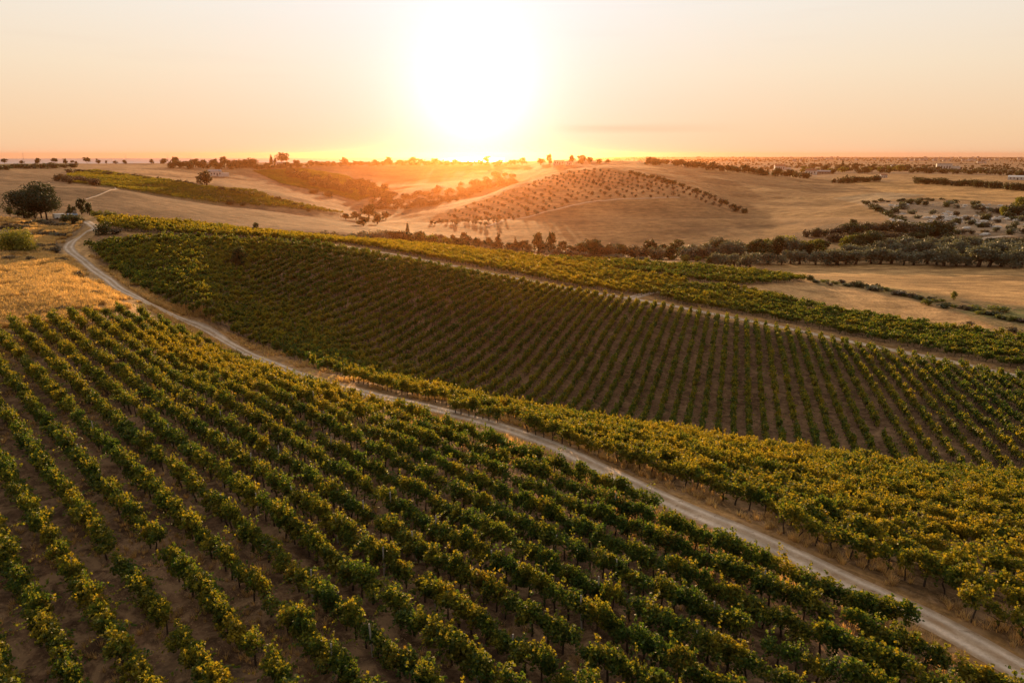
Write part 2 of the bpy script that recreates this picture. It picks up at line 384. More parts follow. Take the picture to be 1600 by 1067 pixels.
M_VINE = leaf_material('vine_leaf', ((0.024, 0.055, 0.010), (0.085, 0.135, 0.022)), tint=True)
M_BARK = rough_material('bark', (0.035, 0.024, 0.017), (0.10, 0.07, 0.05), 9.0, 0.9, 0.6)
M_POST = rough_material('weathered_post', (0.28, 0.24, 0.20), (0.52, 0.47, 0.42), 6.0)
M_STRAW = leaf_material('dry_grass_blade', ((0.28, 0.18, 0.08), (0.58, 0.41, 0.22)), 0.3, 0.5, 0.05)

# ------------------------------------------------------------------ the fields (outlines in the photograph, distance range, soil colour, roughness)
P_NEAR = [(-500, 560), (0, 522), (60, 510), (200, 490), (330, 545), (430, 594), (600, 645), (700, 672), (800, 707), (900, 750), (1000, 796), (1140, 864), (1300, 938), (1460, 1022), (1580, 1094), (1750, 1200), (1750, 1500), (-700, 1500)]
P_STRIP = [(450, 575), (500, 588), (600, 616), (700, 643), (800, 667), (900, 702), (1060, 768), (1181, 815), (1360, 898), (1600, 1012), (1800, 1110), (2000, 1110), (2000, 600), (1000, 600), (600, 560)]
P_MID = [(138, 388), (150, 402), (200, 442), (290, 487), (400, 540), (500, 580), (560, 600), (1700, 900), (2000, 900), (2000, 690), (1700, 618), (1600, 596), (1400, 557), (1200, 514), (1000, 476), (800, 441), (600, 404), (520, 389), (400, 380), (260, 374), (200, 376)]
P_UPA = [(152, 347), (200, 346), (300, 354), (400, 366), (500, 374), (600, 381), (700, 390), (800, 400), (850, 406), (960, 425), (1080, 441), (1060, 450), (1000, 464), (900, 450), (800, 429), (700, 411), (600, 392), (535, 381), (480, 381), (400, 374), (240, 366), (160, 358)]
P_UPB = [(850, 405), (900, 408), (1000, 413), (1100, 419), (1240, 434), (1262, 440), (1150, 447), (1085, 440), (960, 424)]
P_UPC = [(1012, 461), (1060, 451), (1140, 449), (1300, 486), (1450, 511), (1600, 531), (1900, 575), (1900, 655), (1600, 579), (1400, 540), (1200, 499), (1060, 475)]
P_LHV = [(105, 274), (150, 266), (200, 275), (270, 284), (310, 292), (400, 299), (430, 312), (480, 322), (540, 335), (440, 325), (330, 318), (250, 306), (180, 294), (110, 286)]
P_LHV2 = [(395, 268), (470, 264), (540, 275), (570, 290), (610, 297), (560, 315), (500, 300), (440, 288)]
P_OLIV = [(665, 352), (700, 332), (750, 316), (800, 298), (850, 280), (880, 272), (930, 265), (970, 272), (1060, 291), (1110, 304), (1165, 327), (1120, 325), (1065, 309), (960, 311), (900, 318), (830, 338), (760, 353)]
P_ROCK = [(1340, 317), (1420, 313), (1500, 318), (1600, 322), (1750, 322), (1750, 372), (1600, 368), (1490, 372), (1440, 375), (1400, 352), (1370, 330)]
G_DRY = (0.36, 0.235, 0.115)
FIELDS = [
    # poly, rmin, rmax, colour, tilth
    ([(-900, 240), (2600, 240), (2600, 300), (-900, 300)], 1100, 3e4, (0.25, 0.17, 0.10), 0.5),
    ([(-900, 250), (900, 250), (900, 275), (-900, 275)], 1000, 3000, (0.20, 0.14, 0.075), 0.6),
    # left hills
    ([(-900, 255), (110, 255), (112, 262), (-900, 264)], 700, 2500, (0.15, 0.13, 0.05), 0.7),
    ([(112, 255), (250, 255), (320, 268), (330, 288), (200, 276), (110, 263)], 600, 2500, (0.33, 0.205, 0.11), 0.25),
    ([(-900, 266), (100, 266), (170, 292), (330, 318), (540, 338), (570, 352), (600, 372), (300, 380), (-900, 360)], 380, 1300, (0.185, 0.122, 0.072), 0.3),
    ([(335, 275), (400, 272), (440, 288), (500, 302), (570, 318), (575, 334), (520, 336), (440, 312), (330, 300)], 500, 2000, (0.19, 0.12, 0.07), 0.25),
    (P_LHV, 500, 1600, (0.14, 0.12, 0.05), 0.8),
    (P_LHV2, 500, 2000, (0.09, 0.07, 0.035), 0.9),
    ([(430, 255), (760, 255), (860, 275), (700, 330), (640, 340), (590, 325), (600, 300), (560, 285)], 700, 2200, (0.115, 0.075, 0.036), 0.9),
    # central hill
    ([(610, 352), (660, 342), (760, 310), (860, 272), (900, 258), (1000, 262), (1110, 300), (1180, 332), (1260, 360), (1180, 378), (1000, 392), (800, 392), (690, 380), (620, 366)], 400, 960, (0.245, 0.155, 0.075), 0.35),
    (P_OLIV, 400, 960, (0.30, 0.19, 0.10), 0.5),
    ([(940, 252), (1060, 256), (1150, 264), (1300, 279), (1400, 286), (1440, 298), (1340, 318), (1400, 345), (1380, 352), (1250, 362), (1180, 335), (1100, 297), (1000, 266)], 560, 1450, (0.265, 0.170, 0.083), 0.15),
    ([(1330, 285), (1430, 282), (1600, 292), (1900, 300), (1900, 318), (1600, 318), (1480, 312), (1380, 300)], 700, 1800, (0.40, 0.25, 0.11), 0.1),
    ([(1380, 300), (1450, 304), (1340, 318), (1300, 310)], 600, 1400, (0.29, 0.22, 0.14), 0.3),
    ([(1320, 268), (1600, 272), (1900, 280), (1900, 300), (1600, 290), (1430, 283), (1300, 279)], 1200, 3500, (0.33, 0.21, 0.10), 0.3),
    (P_ROCK, 450, 1000, (0.25, 0.20, 0.155), 1.0),
    ([(1240, 366), (1300, 350), (1400, 345), (1480, 370), (1900, 362), (1900, 402), (1240, 402)], 380, 640, (0.15, 0.105, 0.065), 0.9),
    ([(1495, 376), (1530, 371), (1580, 368), (1600, 368), (1560, 372), (1520, 378)], 380, 640, (0.48, 0.36, 0.25), 0.2),
    # valley floor
    ([(560, 352), (700, 370), (900, 388), (1200, 380), (1900, 385), (1900, 417), (1200, 413), (900, 409), (700, 398), (560, 380)], 300, 470, (0.20, 0.14, 0.075), 0.9),
    ([(730, 386), (800, 391), (900, 401), (1000, 411), (1060, 418), (1000, 414), (900, 408), (800, 400)], 240, 420, (0.46, 0.33, 0.20), 0.1),
    ([(1030, 404), (1100, 405), (1110, 416), (1080, 418), (1000, 412)], 240, 420, (0.40, 0.27, 0.17), 0.2),
    ([(1180, 412), (1250, 411), (1400, 412), (1500, 415), (1600, 418), (1900, 430), (1900, 495), (1600, 479), (1450, 462), (1320, 444), (1262, 436)], 215, 420, (0.32, 0.21, 0.10), 0.1),
    ([(1262, 434), (1330, 441), (1450, 458), (1560, 474), (1600, 478), (1900, 497), (1900, 540), (1600, 528), (1540, 505), (1500, 488), (1430, 470), (1400, 465), (1280, 448)], 150, 330, (0.17, 0.135, 0.06), 1.0),
    ([(1500, 487), (1560, 480), (1600, 483), (1900, 500), (1900, 520), (1600, 506)], 150, 330, (0.13, 0.14, 0.05), 0.8),
    ([(1150, 448), (1250, 445), (1330, 449), (1420, 466), (1500, 492), (1560, 520), (1450, 511), (1300, 486)], 150, 300, (0.42, 0.27, 0.135), 0.2),
    # our own hill
    ([(-300, 341), (18, 340), (34, 345), (0, 347), (-300, 350)], 150, 330, (0.42, 0.36, 0.31), 0.3),
    ([(-900, 300), (140, 338), (190, 352), (160, 362), (135, 372), (150, 410), (240, 480), (330, 530), (330, 545), (200, 490), (60, 512), (-900, 540)], 85, 330, (0.44, 0.285, 0.135), 0.75),
    ([(-900, 318), (60, 338), (140, 345), (110, 380), (60, 372), (0, 372), (-900, 372)], 120, 330, (0.22, 0.15, 0.085), 1.0),
    ([(85, 355), (118, 362), (95, 398), (62, 385)], 120, 330, (0.20, 0.14, 0.08), 1.0),
    ([(55, 395), (85, 380), (60, 430), (40, 440)], 90, 300, (0.52, 0.29, 0.12), 0.5),
    (P_UPA, 132, 250, (0.16, 0.105, 0.06), 0.9), (P_UPB, 145, 250, (0.16, 0.105, 0.06), 0.9), (P_UPC, 120, 250, (0.16, 0.105, 0.06), 0.9),
    ([(145, 368), (240, 366), (265, 372), (200, 380), (140, 388), (150, 375)], 150, 330, (0.33, 0.21, 0.12), 0.6),
    (P_MID, 86, 195, (0.14, 0.09, 0.058), 0.8),
    (P_STRIP, 20, 86, (0.18, 0.115, 0.06), 0.9),
    (P_NEAR, 1, 130, (0.145, 0.091, 0.060), 1.0),
]
PU, PV = project(GX, GY, Z)
jit = 3.0 * fbm(GX / (RR[None] * 0.02 + 0.6), GY / (RR[None] * 0.02 + 0.6), 21)
field = np.zeros((NA, NR, 3)); field[:] = (0.26, 0.165, 0.085); tilth = np.full((NA, NR), 0.6)
# verges near the vineyards: dry orange grass
field[:, RR < 330] = (0.31, 0.19, 0.085); tilth[:, RR < 330] = 0.9
for poly, r0, r1, c, t in FIELDS:
    m = inpoly(PU + jit, PV + jit * 0.5, poly) & (RR[None] >= r0) & (RR[None] <= r1)
    field[m] = c; tilth[m] = t
# the far plain: a patchwork of plots
far = (RR[None] > 1900) & (GX > 150)
cx = np.floor(GX / 260 + 0.35 * np.sin(GY / 700)); cy_ = np.floor(GY / 420 + 0.3 * np.sin(GX / 500))
hv = vnoise(cx * 1.37 + 0.5, cy_ * 1.91 + 0.5, 5)
plot = np.stack([0.24 + 0.12 * hv, 0.17 + 0.07 * hv, 0.11 + 0.03 * hv], -1)
field[far] = plot[far]
def blur(a):
    b = a.copy(); b[1:-1] = 0.25 * a[:-2] + 0.5 * a[1:-1] + 0.25 * a[2:]
    c = b.copy(); c[:, 1:-1] = 0.25 * b[:, :-2] + 0.5 * b[:, 1:-1] + 0.25 * b[:, 2:]; return c
field = field * np.array((1.08, 0.98, 0.84))          # all ground colours shifted towards orange
field = blur(field); tilth = blur(tilth)
ii, jj = np.meshgrid(np.arange(NA - 1), np.arange(NR - 1), indexing='ij')
q = np.stack([ii * NR + jj, (ii + 1) * NR + jj, (ii + 1) * NR + jj + 1, ii * NR + jj + 1], -1).reshape(-1, 4)
me = mesh_np('ground', np.stack([GX, GY, Z + CZ], -1).reshape(-1, 3), q, [M_EARTH], smooth=True)
ca = me.attributes.new('field', 'FLOAT_COLOR', 'POINT')
ca.data.foreach_set('color', np.concatenate([field, np.ones((NA, NR, 1))], -1).astype(np.float32).ravel())
at = me.attributes.new('tilth', 'FLOAT', 'POINT'); at.data.foreach_set('value', tilth.astype(np.float32).ravel())
tag(link('ground', me), 'rolling dry farmland with tilled vineyard soil and mown fields', None, None, 'structure')

# the sea, a pale strip at the left end of the horizon
ks = NT('sea'); psea = ks.pos()
bs = ks.bsdf((0.10, 0.11, 0.13), 0.35, 0.5, ks.noise(psea, 0.02, 4), 0.3, 1.0)
th = np.linspace(-1.3, -0.01, 60)
sv = np.concatenate([np.stack([np.sin(th) * 2600, np.cos(th) * 2600, 0 * th + CZ - 40], -1), np.stack([np.sin(th) * 9300, np.cos(th) * 9300, 0 * th + CZ - 40], -1)])
k = np.arange(59)
tag(link('sea', mesh_np('sea', sv, np.stack([k, k + 1, k + 61, k + 60], -1), [ks.done(bs.outputs[0])])), 'pale sea strip on the left horizon', None, None, 'structure')

# ------------------------------------------------------------------ roads and tracks laid on the relief
def smooth_path(pts, step):
    p = np.array(pts, float); d = np.concatenate([[0], np.cumsum(np.hypot(*np.diff(p, axis=0).T))])
    s = np.arange(0, d[-1], step); x = pchip(d, p[:, 0], s); y = pchip(d, p[:, 1], s); return np.stack([x, y], 1)
def track(name, label, pix, width, rmin, rmax, step=0.8, lift=0.05, mat=M_ROAD, seed=1):
    pts = [ground(u, v, rmin, rmax)[:2] for u, v in pix]
    c = smooth_path(pts, step); t = np.gradient(c, axis=0); t /= np.linalg.norm(t, axis=1)[:, None]; n = np.stack([t[:, 1], -t[:, 0]], 1)
    ac = np.linspace(-1, 1, 9); vs = []; aa = []
    for a in ac:
        w = width / 2 * a * (1 + 0.16 * fbm(c[:, 0] / 4 + a, c[:, 1] / 4, seed))
        x = c[:, 0] + n[:, 0] * w; y = c[:, 1] + n[:, 1] * w
        h = height(x, y)
        vs.append(np.stack([x, y, h + CZ + lift * (1 - a ** 4) + (-0.06 if abs(a) > 0.99 else 0) - (0.03 if abs(abs(a) - 0.5) < 0.05 else 0)], 1)); aa.append(np.full(len(x), a))
    V = np.stack(vs, 1); N = len(c)
    ii, jj = np.meshgrid(np.arange(N - 1), np.arange(8), indexing='ij')
    f = np.stack([ii * 9 + jj, ii * 9 + jj + 1, (ii + 1) * 9 + jj + 1, (ii + 1) * 9 + jj], -1).reshape(-1, 4)
    me = mesh_np(name, V.reshape(-1, 3), f, [mat], smooth=True)
    at = me.attributes.new('across', 'FLOAT', 'POINT'); at.data.foreach_set('value', np.stack(aa, 1).astype(np.float32).ravel())
    tag(link(name, me), label, None, None, 'structure'); return c
R1 = track('dirt_road', 'pale chalk farm road winding between the vineyard blocks',
           [(1760, 1135), (1600, 1050), (1460, 972), (1330, 911), (1190, 845), (1060, 790), (960, 742), (860, 694), (760, 660), (660, 634), (560, 611), (480, 590), (420, 566), (360, 538), (300, 506), (240, 478), (200, 458), (165, 434), (135, 412), (112, 394), (108, 384), (122, 372), (141, 360), (144, 352), (134, 346)], 2.45, 20, 300, 0.7)
R2 = track('vineyard_track', 'narrow pale track above the middle vineyard',
           [(1800, 636), (1600, 590), (1500, 568), (1400, 548), (1300, 528), (1200, 507), (1100, 488), (1000, 469), (900, 453), (800, 434), (700, 414), (620, 398), (560, 388), (522, 384)], 2.6, 110, 260, 0.8, 0.07)
track('hill_path', 'thin pale path up the left brown hill', [(180, 293), (168, 299), (152, 306), (130, 313)], 1.5, 450, 1100, 3.0, 0.25)
track('pale_track', 'pale dirt track at the foot of the stony slope', [(1496, 379), (1512, 375), (1540, 372), (1582, 369)], 5.0, 390, 640, 3.0, 0.2)
track('orchard_path', 'pale path along the lower edge of the hill orchard', [(762, 354), (830, 338), (900, 320), (960, 312), (1066, 309)], 2.6, 430, 900, 3.0, 0.25)
R3 = track('field_track', 'short track leaving the upper vineyards towards the mown field', [(985, 466), (1010, 459), (1030, 453), (1070, 448), (1130, 447)], 2.8, 130, 300, 0.8, 0.07)

# ------------------------------------------------------------------ leaf clouds and wood
def rot_rand(n, rng):
    q = rng.normal(size=(n, 4)); q /= np.linalg.norm(q, axis=1)[:, None]
    w, x, y, z = q.T
    return np.stack([np.stack([1 - 2 * (y * y + z * z), 2 * (x * y - z * w), 2 * (x * z + y * w)], -1),
                     np.stack([2 * (x * y + z * w), 1 - 2 * (x * x + z * z), 2 * (y * z - x * w)], -1),
                     np.stack([2 * (x * z - y * w), 2 * (y * z + x * w), 1 - 2 * (x * x + y * y)], -1)], 1)
LEAF = np.array([[-0.5, 0, 0], [0.0, 0.48, 0.10], [0.5, 0, -0.12], [0.0, -0.48, 0.10]])
def leaf_quads(cent, size, rng, lv=None):
    n = len(cent); R = rot_rand(n, rng); size = np.broadcast_to(size, (n,))
    v = np.einsum('nij,kj->nki', R, LEAF) * size[:, None, None] + cent[:, None, :]
    f = np.arange(n * 4).reshape(n, 4)
    if lv is None: lv = rng.random(n)
    return v.reshape(-1, 3), f, lv
def tube(path, radii, sides=6):
    path = np.asarray(path, float); n = len(path); vs = []
    up = np.array([0.31, 0.17, 0.93])
    for k in range(n):
        d = path[min(k + 1, n - 1)] - path[max(k - 1, 0)]; d /= np.linalg.norm(d) + 1e-9
        a = np.cross(d, up if abs(d @ up) < 0.95 else np.array([1.0, 0, 0])); a /= np.linalg.norm(a); b = np.cross(d, a)
        an = np.linspace(0, 2 * math.pi, sides, endpoint=False)
        vs.append(path[k] + radii[k] * (np.cos(an)[:, None] * a + np.sin(an)[:, None] * b))
    v = np.concatenate(vs); f = []
    for k in range(n - 1):
        for s in range(sides):
            f.append((k * sides + s, k * sides + (s + 1) % sides, (k + 1) * sides + (s + 1) % sides, (k + 1) * sides + s))
    return v, np.array(f)
def join(parts):
    v = []; f = []; o = 0
    for a, b in parts: v.append(a); f.append(b + o); o += len(a)
    return np.concatenate(v), np.concatenate(f)

# ------------------------------------------------------------------ grapevines
def vine_wood(rng, h0=0.75):
    a = rng.normal(0, 0.05, 2); p = [(0, 0, -0.15), (a[0] * .5, a[1] * .5, h0 * .35), (a[0] * 1.6, a[1] * 1.2, h0 * .7), (a[0], a[1], h0)]
    parts = [tube(p, [0.055, 0.045, 0.038, 0.034], 6)]
    for s in (-1, 1):
        parts.append(tube([(a[0], a[1], h0), (a[0] + s * 0.22, a[1] + rng.normal(0, .04), h0 + 0.14), (a[0] + s * 0.52, a[1] + rng.normal(0, .05), h0 + 0.16 + rng.normal(0, .04))], [0.03, 0.022, 0.014], 5))
    return join(parts)
def vine_leaves(rng, n, size, sparse=False):
    blobs = []
    for k in range(9 if not sparse else 5):
        blobs.append((rng.uniform(-0.60, 0.60), rng.normal(0, 0.15), rng.uniform(0.85, 1.45), rng.uniform(0.27, 0.42), rng.uniform(0.24, 0.38)))
    for k in range(7):                                   # shoots reaching up and out
        blobs.append((rng.uniform(-0.6, 0.6), rng.normal(0, 0.22), rng.uniform(1.40, 1.82), 0.09, rng.uniform(0.12, 0.24)))
    for k in range(3):                                   # canes drooping at the sides
        blobs.append((rng.uniform(-0.5, 0.5), rng.choice([-1, 1]) * rng.uniform(0.25, 0.42), rng.uniform(0.55, 1.0), 0.13, rng.uniform(0.15, 0.28)))
    B = np.array(blobs); wt = B[:, 3] ** 1.6; wt /= wt.sum()
    i = rng.choice(len(B), n, p=wt)
    d = rng.normal(size=(n, 3)); d /= np.linalg.norm(d, axis=1)[:, None]
    rad = rng.random(n) ** 0.4
    c = np.stack([B[i, 0] + d[:, 0] * rad * B[i, 3], B[i, 1] + d[:, 1] * rad * B[i, 3] * 0.95, B[i, 2] + d[:, 2] * rad * B[i, 4]], 1)
    c[:, 2] = np.maximum(c[:, 2], 0.42)
    for k in range(9):                                   # long trailing canes that break the outline of the row
        a0 = np.array([rng.uniform(-.5, .5), rng.normal(0, .15), rng.uniform(1.05, 1.5)]); dr_ = np.array([rng.normal(0, .35), rng.normal(0, .42), rng.uniform(-.25, .6)])
        m_ = max(3, n // 75); j0 = rng.integers(0, n - m_); t_ = np.linspace(.2, 1, m_)
        c[j0:j0 + m_] = a0 + t_[:, None] * dr_ + np.array([0, 0, -.25]) * t_[:, None] ** 2 + rng.normal(0, .03, (m_, 3))
    c[:, 2] = np.maximum(c[:, 2], 0.30)
    lv = np.clip(rng.normal(0.45, 0.25, n) + 0.15 * (c[:, 2] - 1.1), 0, 1)
    return leaf_quads(c, size * rng.uniform(0.7, 1.35, n), rng, lv)
def vine_protos(prefix, count, n, size, seed):
    c = bpy.data.collections.new(prefix)                # holds the forms the far rows repeat; not linked to the scene
    for k in range(count):
        rng = np.random.default_rng(seed + k)
        wv, wf = vine_wood(rng); lv_, lf, la = vine_leaves(rng, n if k % 5 else n // 2, size, k % 5 == 0)
        me = mesh_np(f'{prefix}_{k:02d}', np.concatenate([wv, lv_]), [wf, lf + len(wv)], [M_BARK, M_VINE],
                     np.concatenate([np.zeros(len(wf)), np.ones(len(lf))]), False, {'lv': np.concatenate([np.zeros(len(wf)), la])})
        o = bpy.data.objects.new(f'{prefix}_{k:02d}', me); c.objects.link(o)
    return c
def scatter(name, pts, rotz, scl, var, tint, coll, label, tilt=None):
    """one object of uncountable growth: points carrying instances"""
    n = len(pts); me = bpy.data.meshes.new(name); me.vertices.add(n); me.vertices.foreach_set('co', np.asarray(pts, np.float32).ravel())
    def fa(nm, typ, a, key): at = me.attributes.new(nm, typ, 'POINT'); at.data.foreach_set(key, a)
    fa('turn', 'FLOAT_VECTOR', np.stack([0 * rotz if tilt is None else tilt[0], 0 * rotz if tilt is None else tilt[1], rotz], 1).astype(np.float32).ravel(), 'vector')
    fa('size', 'FLOAT_VECTOR', np.asarray(scl, np.float32).ravel(), 'vector')
    fa('form', 'INT', np.asarray(var, np.int32), 'value'); fa('tint', 'FLOAT', np.asarray(tint, np.float32), 'value')
    o = link(name, me)
    g = bpy.data.node_groups.new(name + '_growth', 'GeometryNodeTree')
    g.interface.new_socket('Geometry', in_out='INPUT', socket_type='NodeSocketGeometry'); g.interface.new_socket('Geometry', in_out='OUTPUT', socket_type='NodeSocketGeometry')
    N = g.nodes.new; gi = N('NodeGroupInput'); go = N('NodeGroupOutput')
    ip = N('GeometryNodeInstanceOnPoints'); ci = N('GeometryNodeCollectionInfo'); ci.inputs['Collection'].default_value = coll
    ci.inputs['Separate Children'].default_value = True; ci.inputs['Reset Children'].default_value = True
    def na(nm, typ):
        a = N('GeometryNodeInputNamedAttribute'); a.data_type = typ; a.inputs['Name'].default_value = nm; return a.outputs['Attribute']
    e2r = N('FunctionNodeEulerToRotation'); L = g.links.new
    L(gi.outputs[0], ip.inputs['Points']); L(ci.outputs[0], ip.inputs['Instance']); ip.inputs['Pick Instance'].default_value = True
    L(na('form', 'INT'), ip.inputs['Instance Index']); L(na('turn', 'FLOAT_VECTOR'), e2r.inputs[0]); L(e2r.outputs[0], ip.inputs['Rotation'])
    L(na('size', 'FLOAT_VECTOR'), ip.inputs['Scale']); L(ip.outputs[0], go.inputs[0])
    md = o.modifiers.new('growth', 'NODES'); md.node_group = g
    return tag(o, label, None, None, 'stuff')
def rows(poly, r0, r1, az_deg, spacing, step, skip, tint, rng, pivot=None, fan=0.0, wob=0.10):
    """vine positions in straight rows along az_deg, kept inside the outline"""
    a = math.radians(az_deg); d = np.array([math.sin(a), math.cos(a)]); p = np.array([d[1], -d[0]])
    pts = []; rid = []
    K = int(r1 / spacing) + 1
    for k in range(-K, K + 1):
        t = np.arange(-r1, r1, step) + rng.uniform(0, step)
        t = t + rng.normal(0, 0.06, len(t)); off = k * spacing + rng.normal(0, wob, len(t)) * 0.5
        if pivot is None: xy = t[:, None] * d + np.asarray(off)[:, None] * p
        else:                                            # rows that open out slightly, as on the middle slope
            b = math.radians(float(np.clip(az_deg - fan * k * spacing, az_deg - 8, az_deg + 10)))
            xy = np.array(pivot) + t[:, None] * np.array([math.sin(b), math.cos(b)]) + np.asarray(off)[:, None] * p
        r = np.hypot(xy[:, 0], xy[:, 1]); az = np.arctan2(xy[:, 0], xy[:, 1])
        m = (r > r0) & (r < r1) & (np.abs(az) < 0.80)
        xy = xy[m]
        if len(xy): pts.append(xy); rid.append(np.full(len(xy), k))
    xy = np.concatenate(pts); rid = np.concatenate(rid); z = height(xy[:, 0], xy[:, 1])
    u, v = project(xy[:, 0], xy[:, 1], z)
    m = inpoly(u, v, poly)
    gap = vnoise(xy[:, 0] / 2.2, xy[:, 1] / 2.2, 77) > 0.83
    m &= ~(gap & (rng.random(len(xy)) < 0.8)) & (rng.random(len(xy)) > skip)
    xy, z, rid, u, v = xy[m], z[m], rid[m], u[m], v[m]
    return dict(x=xy[:, 0], y=xy[:, 1], z=z, row=rid, u=u, v=v, rot=np.full(len(z), math.pi / 2 - a), tint=np.full(len(z), tint))
rv = np.random.default_rng(5)
near = rows(P_NEAR, 14, 128, 134.5, 2.05, 0.88, 0.045, 0.15, rv)
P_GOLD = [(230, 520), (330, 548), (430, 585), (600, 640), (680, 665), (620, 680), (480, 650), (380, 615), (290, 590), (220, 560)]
near['tint'] = near['tint'] + 0.26 * inpoly(near['u'] + rv.normal(0, 12, len(near['u'])), near['v'] + rv.normal(0, 8, len(near['u'])), P_GOLD)  # glow of low sun through these leaves, put into their tint
strip = rows(P_STRIP, 24, 84, 134.5, 2.05, 0.98, 0.01, 0.36, rv)
mid = rows(P_MID, 88, 192, 17.5, 2.08, 0.84, 0.012, 0.13, rv, (41.0, 120.0), 0.17)
upa = rows(P_UPA, 134, 245, 118, 2.3, 1.1, 0.02, 0.58, rv)
upb = rows(P_UPB, 165, 235, 118, 2.3, 1.1, 0.02, 0.16, rv)
upc = rows(P_UPC, 125, 222, 112, 2.3, 1.1, 0.02, 0.12, rv)
lhv = rows(P_LHV, 600, 1250, 100, 4.2, 2.6, 0.05, 0.32, rv)
lhv2 = rows(P_LHV2, 700, 1700, 60, 5.0, 3.2, 0.05, -0.05, rv)
# vines that show largest become things of their own; the rest is one mass of rows
dist = np.sqrt(near['x'] ** 2 + near['y'] ** 2 + near['z'] ** 2)
seen = (near['u'] > 5) & (near['u'] < 1595) & (near['v'] < 1090) & (near['v'] > 400)
order = np.argsort(np.where(seen, dist, 1e9))[:300]
is_one = np.zeros(len(dist), bool); is_one[order] = True
proto_near = vine_protos('grapevine_form', 12, 760, 0.125, 100)
proto_far = vine_protos('grapevine_far_form', 8, 190, 0.25, 300)
def pack(sets, coll, name, label, nvar, fat):
    c = {k: np.concatenate([s[k] for s in sets]) for k in ('x', 'y', 'z', 'rot', 'tint', 'grow', 'wide')}
    n = len(c['x']); rng = np.random.default_rng(n)
    h = c['grow'] * rng.uniform(0.74, 1.2, n)
    scl = np.stack([c['grow'] * rng.uniform(0.85, 1.4, n), c['grow'] * c['wide'] * fat * rng.uniform(0.8, 1.2, n), h], 1)
    rot = c['rot'] + rng.choice([0, math.pi], n) + rng.normal(0, 0.10, n)
    return (np.stack([c['x'], c['y'], c['z'] + CZ], 1), rot, scl, rng.integers(0, nvar, n), c['tint'] + rng.normal(0, 0.10, n))
for s, gr in ((near, 1.0), (strip, 1.05), (mid, 1.0), (upa, 1.0), (upb, 1.0), (upc, 1.0), (lhv, 1.5), (lhv2, 1.7)):
    s['grow'] = np.full(len(s['x']), gr)
    s['wide'] = np.full(len(s['x']), 0.80 if s is mid else 1.0)
rest = {k: near[k][~is_one] for k in ('x', 'y', 'z', 'rot', 'tint', 'grow', 'wide')}
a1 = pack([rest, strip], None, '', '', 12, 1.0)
a2 = pack([mid, upa, upb, upc, lhv, lhv2], None, '', '', 8, 1.02)
allc = bpy.data.collections.new('grapevine_forms')
for c in (proto_near, proto_far):
    for o in c.objects: allc.objects.link(o)
names = sorted(o.name for o in allc.objects)            # the node picks children in name order
far_idx = [names.index(o.name) for o in proto_far.objects]; near_idx = [names.index(o.name) for o in proto_near.objects]
form = np.concatenate([np.array(near_idx)[a1[3]], np.array(far_idx)[a2[3]]])
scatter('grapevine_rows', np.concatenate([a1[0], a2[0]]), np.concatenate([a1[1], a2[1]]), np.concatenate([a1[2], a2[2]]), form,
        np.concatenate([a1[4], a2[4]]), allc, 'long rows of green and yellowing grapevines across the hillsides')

# ------------------------------------------------------------------ the vines nearest the camera, one by one
ONES = ['', 'first', 'second', 'third', 'fourth', 'fifth', 'sixth', 'seventh', 'eighth', 'ninth', 'tenth', 'eleventh', 'twelfth', 'thirteenth', 'fourteenth', 'fifteenth', 'sixteenth', 'seventeenth', 'eighteenth', 'nineteenth']
TENS = {2: 'twent', 3: 'thirt', 4: 'fort', 5: 'fift', 6: 'sixt', 7: 'sevent', 8: 'eight', 9: 'ninet'}
def nth(n):
    if n < 20: return ONES[n]
    if n >= 100: return 'hundred-and-' + nth(n - 100) if n > 100 else 'hundredth'
    t, o = divmod(n, 10)
    return TENS[t] + ('ieth' if o == 0 else 'y-' + ONES[o])
foliage_forms = []; trunk_forms = []
for k in range(14):
    rng = np.random.default_rng(500 + k)
    wv, wf = vine_wood(rng); trunk_forms.append(mesh_np('vine_trunk', wv, wf, [M_BARK]))
    lv_, lf, la = vine_leaves(rng, 1100 if k < 11 else 420, 0.115, k >= 11); foliage_forms.append(mesh_np('vine_foliage', lv_, lf, [M_VINE], None, False, {'lv': la}))
row_ids = sorted(set(near['row'][order]))
# rows are numbered across the slope starting with the one in the lower left corner
px = {rw: np.mean((near['x'] * math.cos(math.radians(134.5)) - near['y'] * math.sin(math.radians(134.5)))[(near['row'] == rw) & is_one]) for rw in row_ids}
row_rank = {rw: i + 1 for i, rw in enumerate(sorted(row_ids, key=lambda r: -px[r]))}
if row_rank[min(row_ids, key=lambda r: near['u'][(near['row'] == r) & is_one].mean())] > len(row_ids) / 2:
    row_rank = {r: len(row_ids) + 1 - k for r, k in row_rank.items()}
rng = np.random.default_rng(91)
for rw in row_ids:
    idx = [i for i in order if near['row'][i] == rw]; idx.sort(key=lambda i: -near['v'][i])
    for kk, i in enumerate(idx):
        f = int(rng.integers(0, 11)) if rng.random() < 0.88 else int(rng.integers(11, 14))
        s = rng.uniform(0.75, 1.2)
        r = link('grapevine', None, None, (near['x'][i], near['y'][i], near['z'][i] + CZ), near['rot'][i] + (math.pi if rng.random() < .5 else 0) + rng.normal(0, 0.1),
                 (float(rng.uniform(0.85, 1.4)), float(rng.uniform(0.75, 1.3)), float(s)))
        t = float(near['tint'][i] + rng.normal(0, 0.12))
        look = 'yellowing' if t > 0.30 else ('dark green' if t < 0.08 else 'green')
        if f >= 11: look = 'sparse ' + look
        tag(r, f'{look} grapevine, {nth(kk + 1)} from lower end in {nth(row_rank[rw])} row from bottom left corner', 'grapevine', 'grapevines of the nearest vineyard block')
        link('trunk', trunk_forms[f], r)
        fo = link('foliage', foliage_forms[f], r); fo['tint'] = t
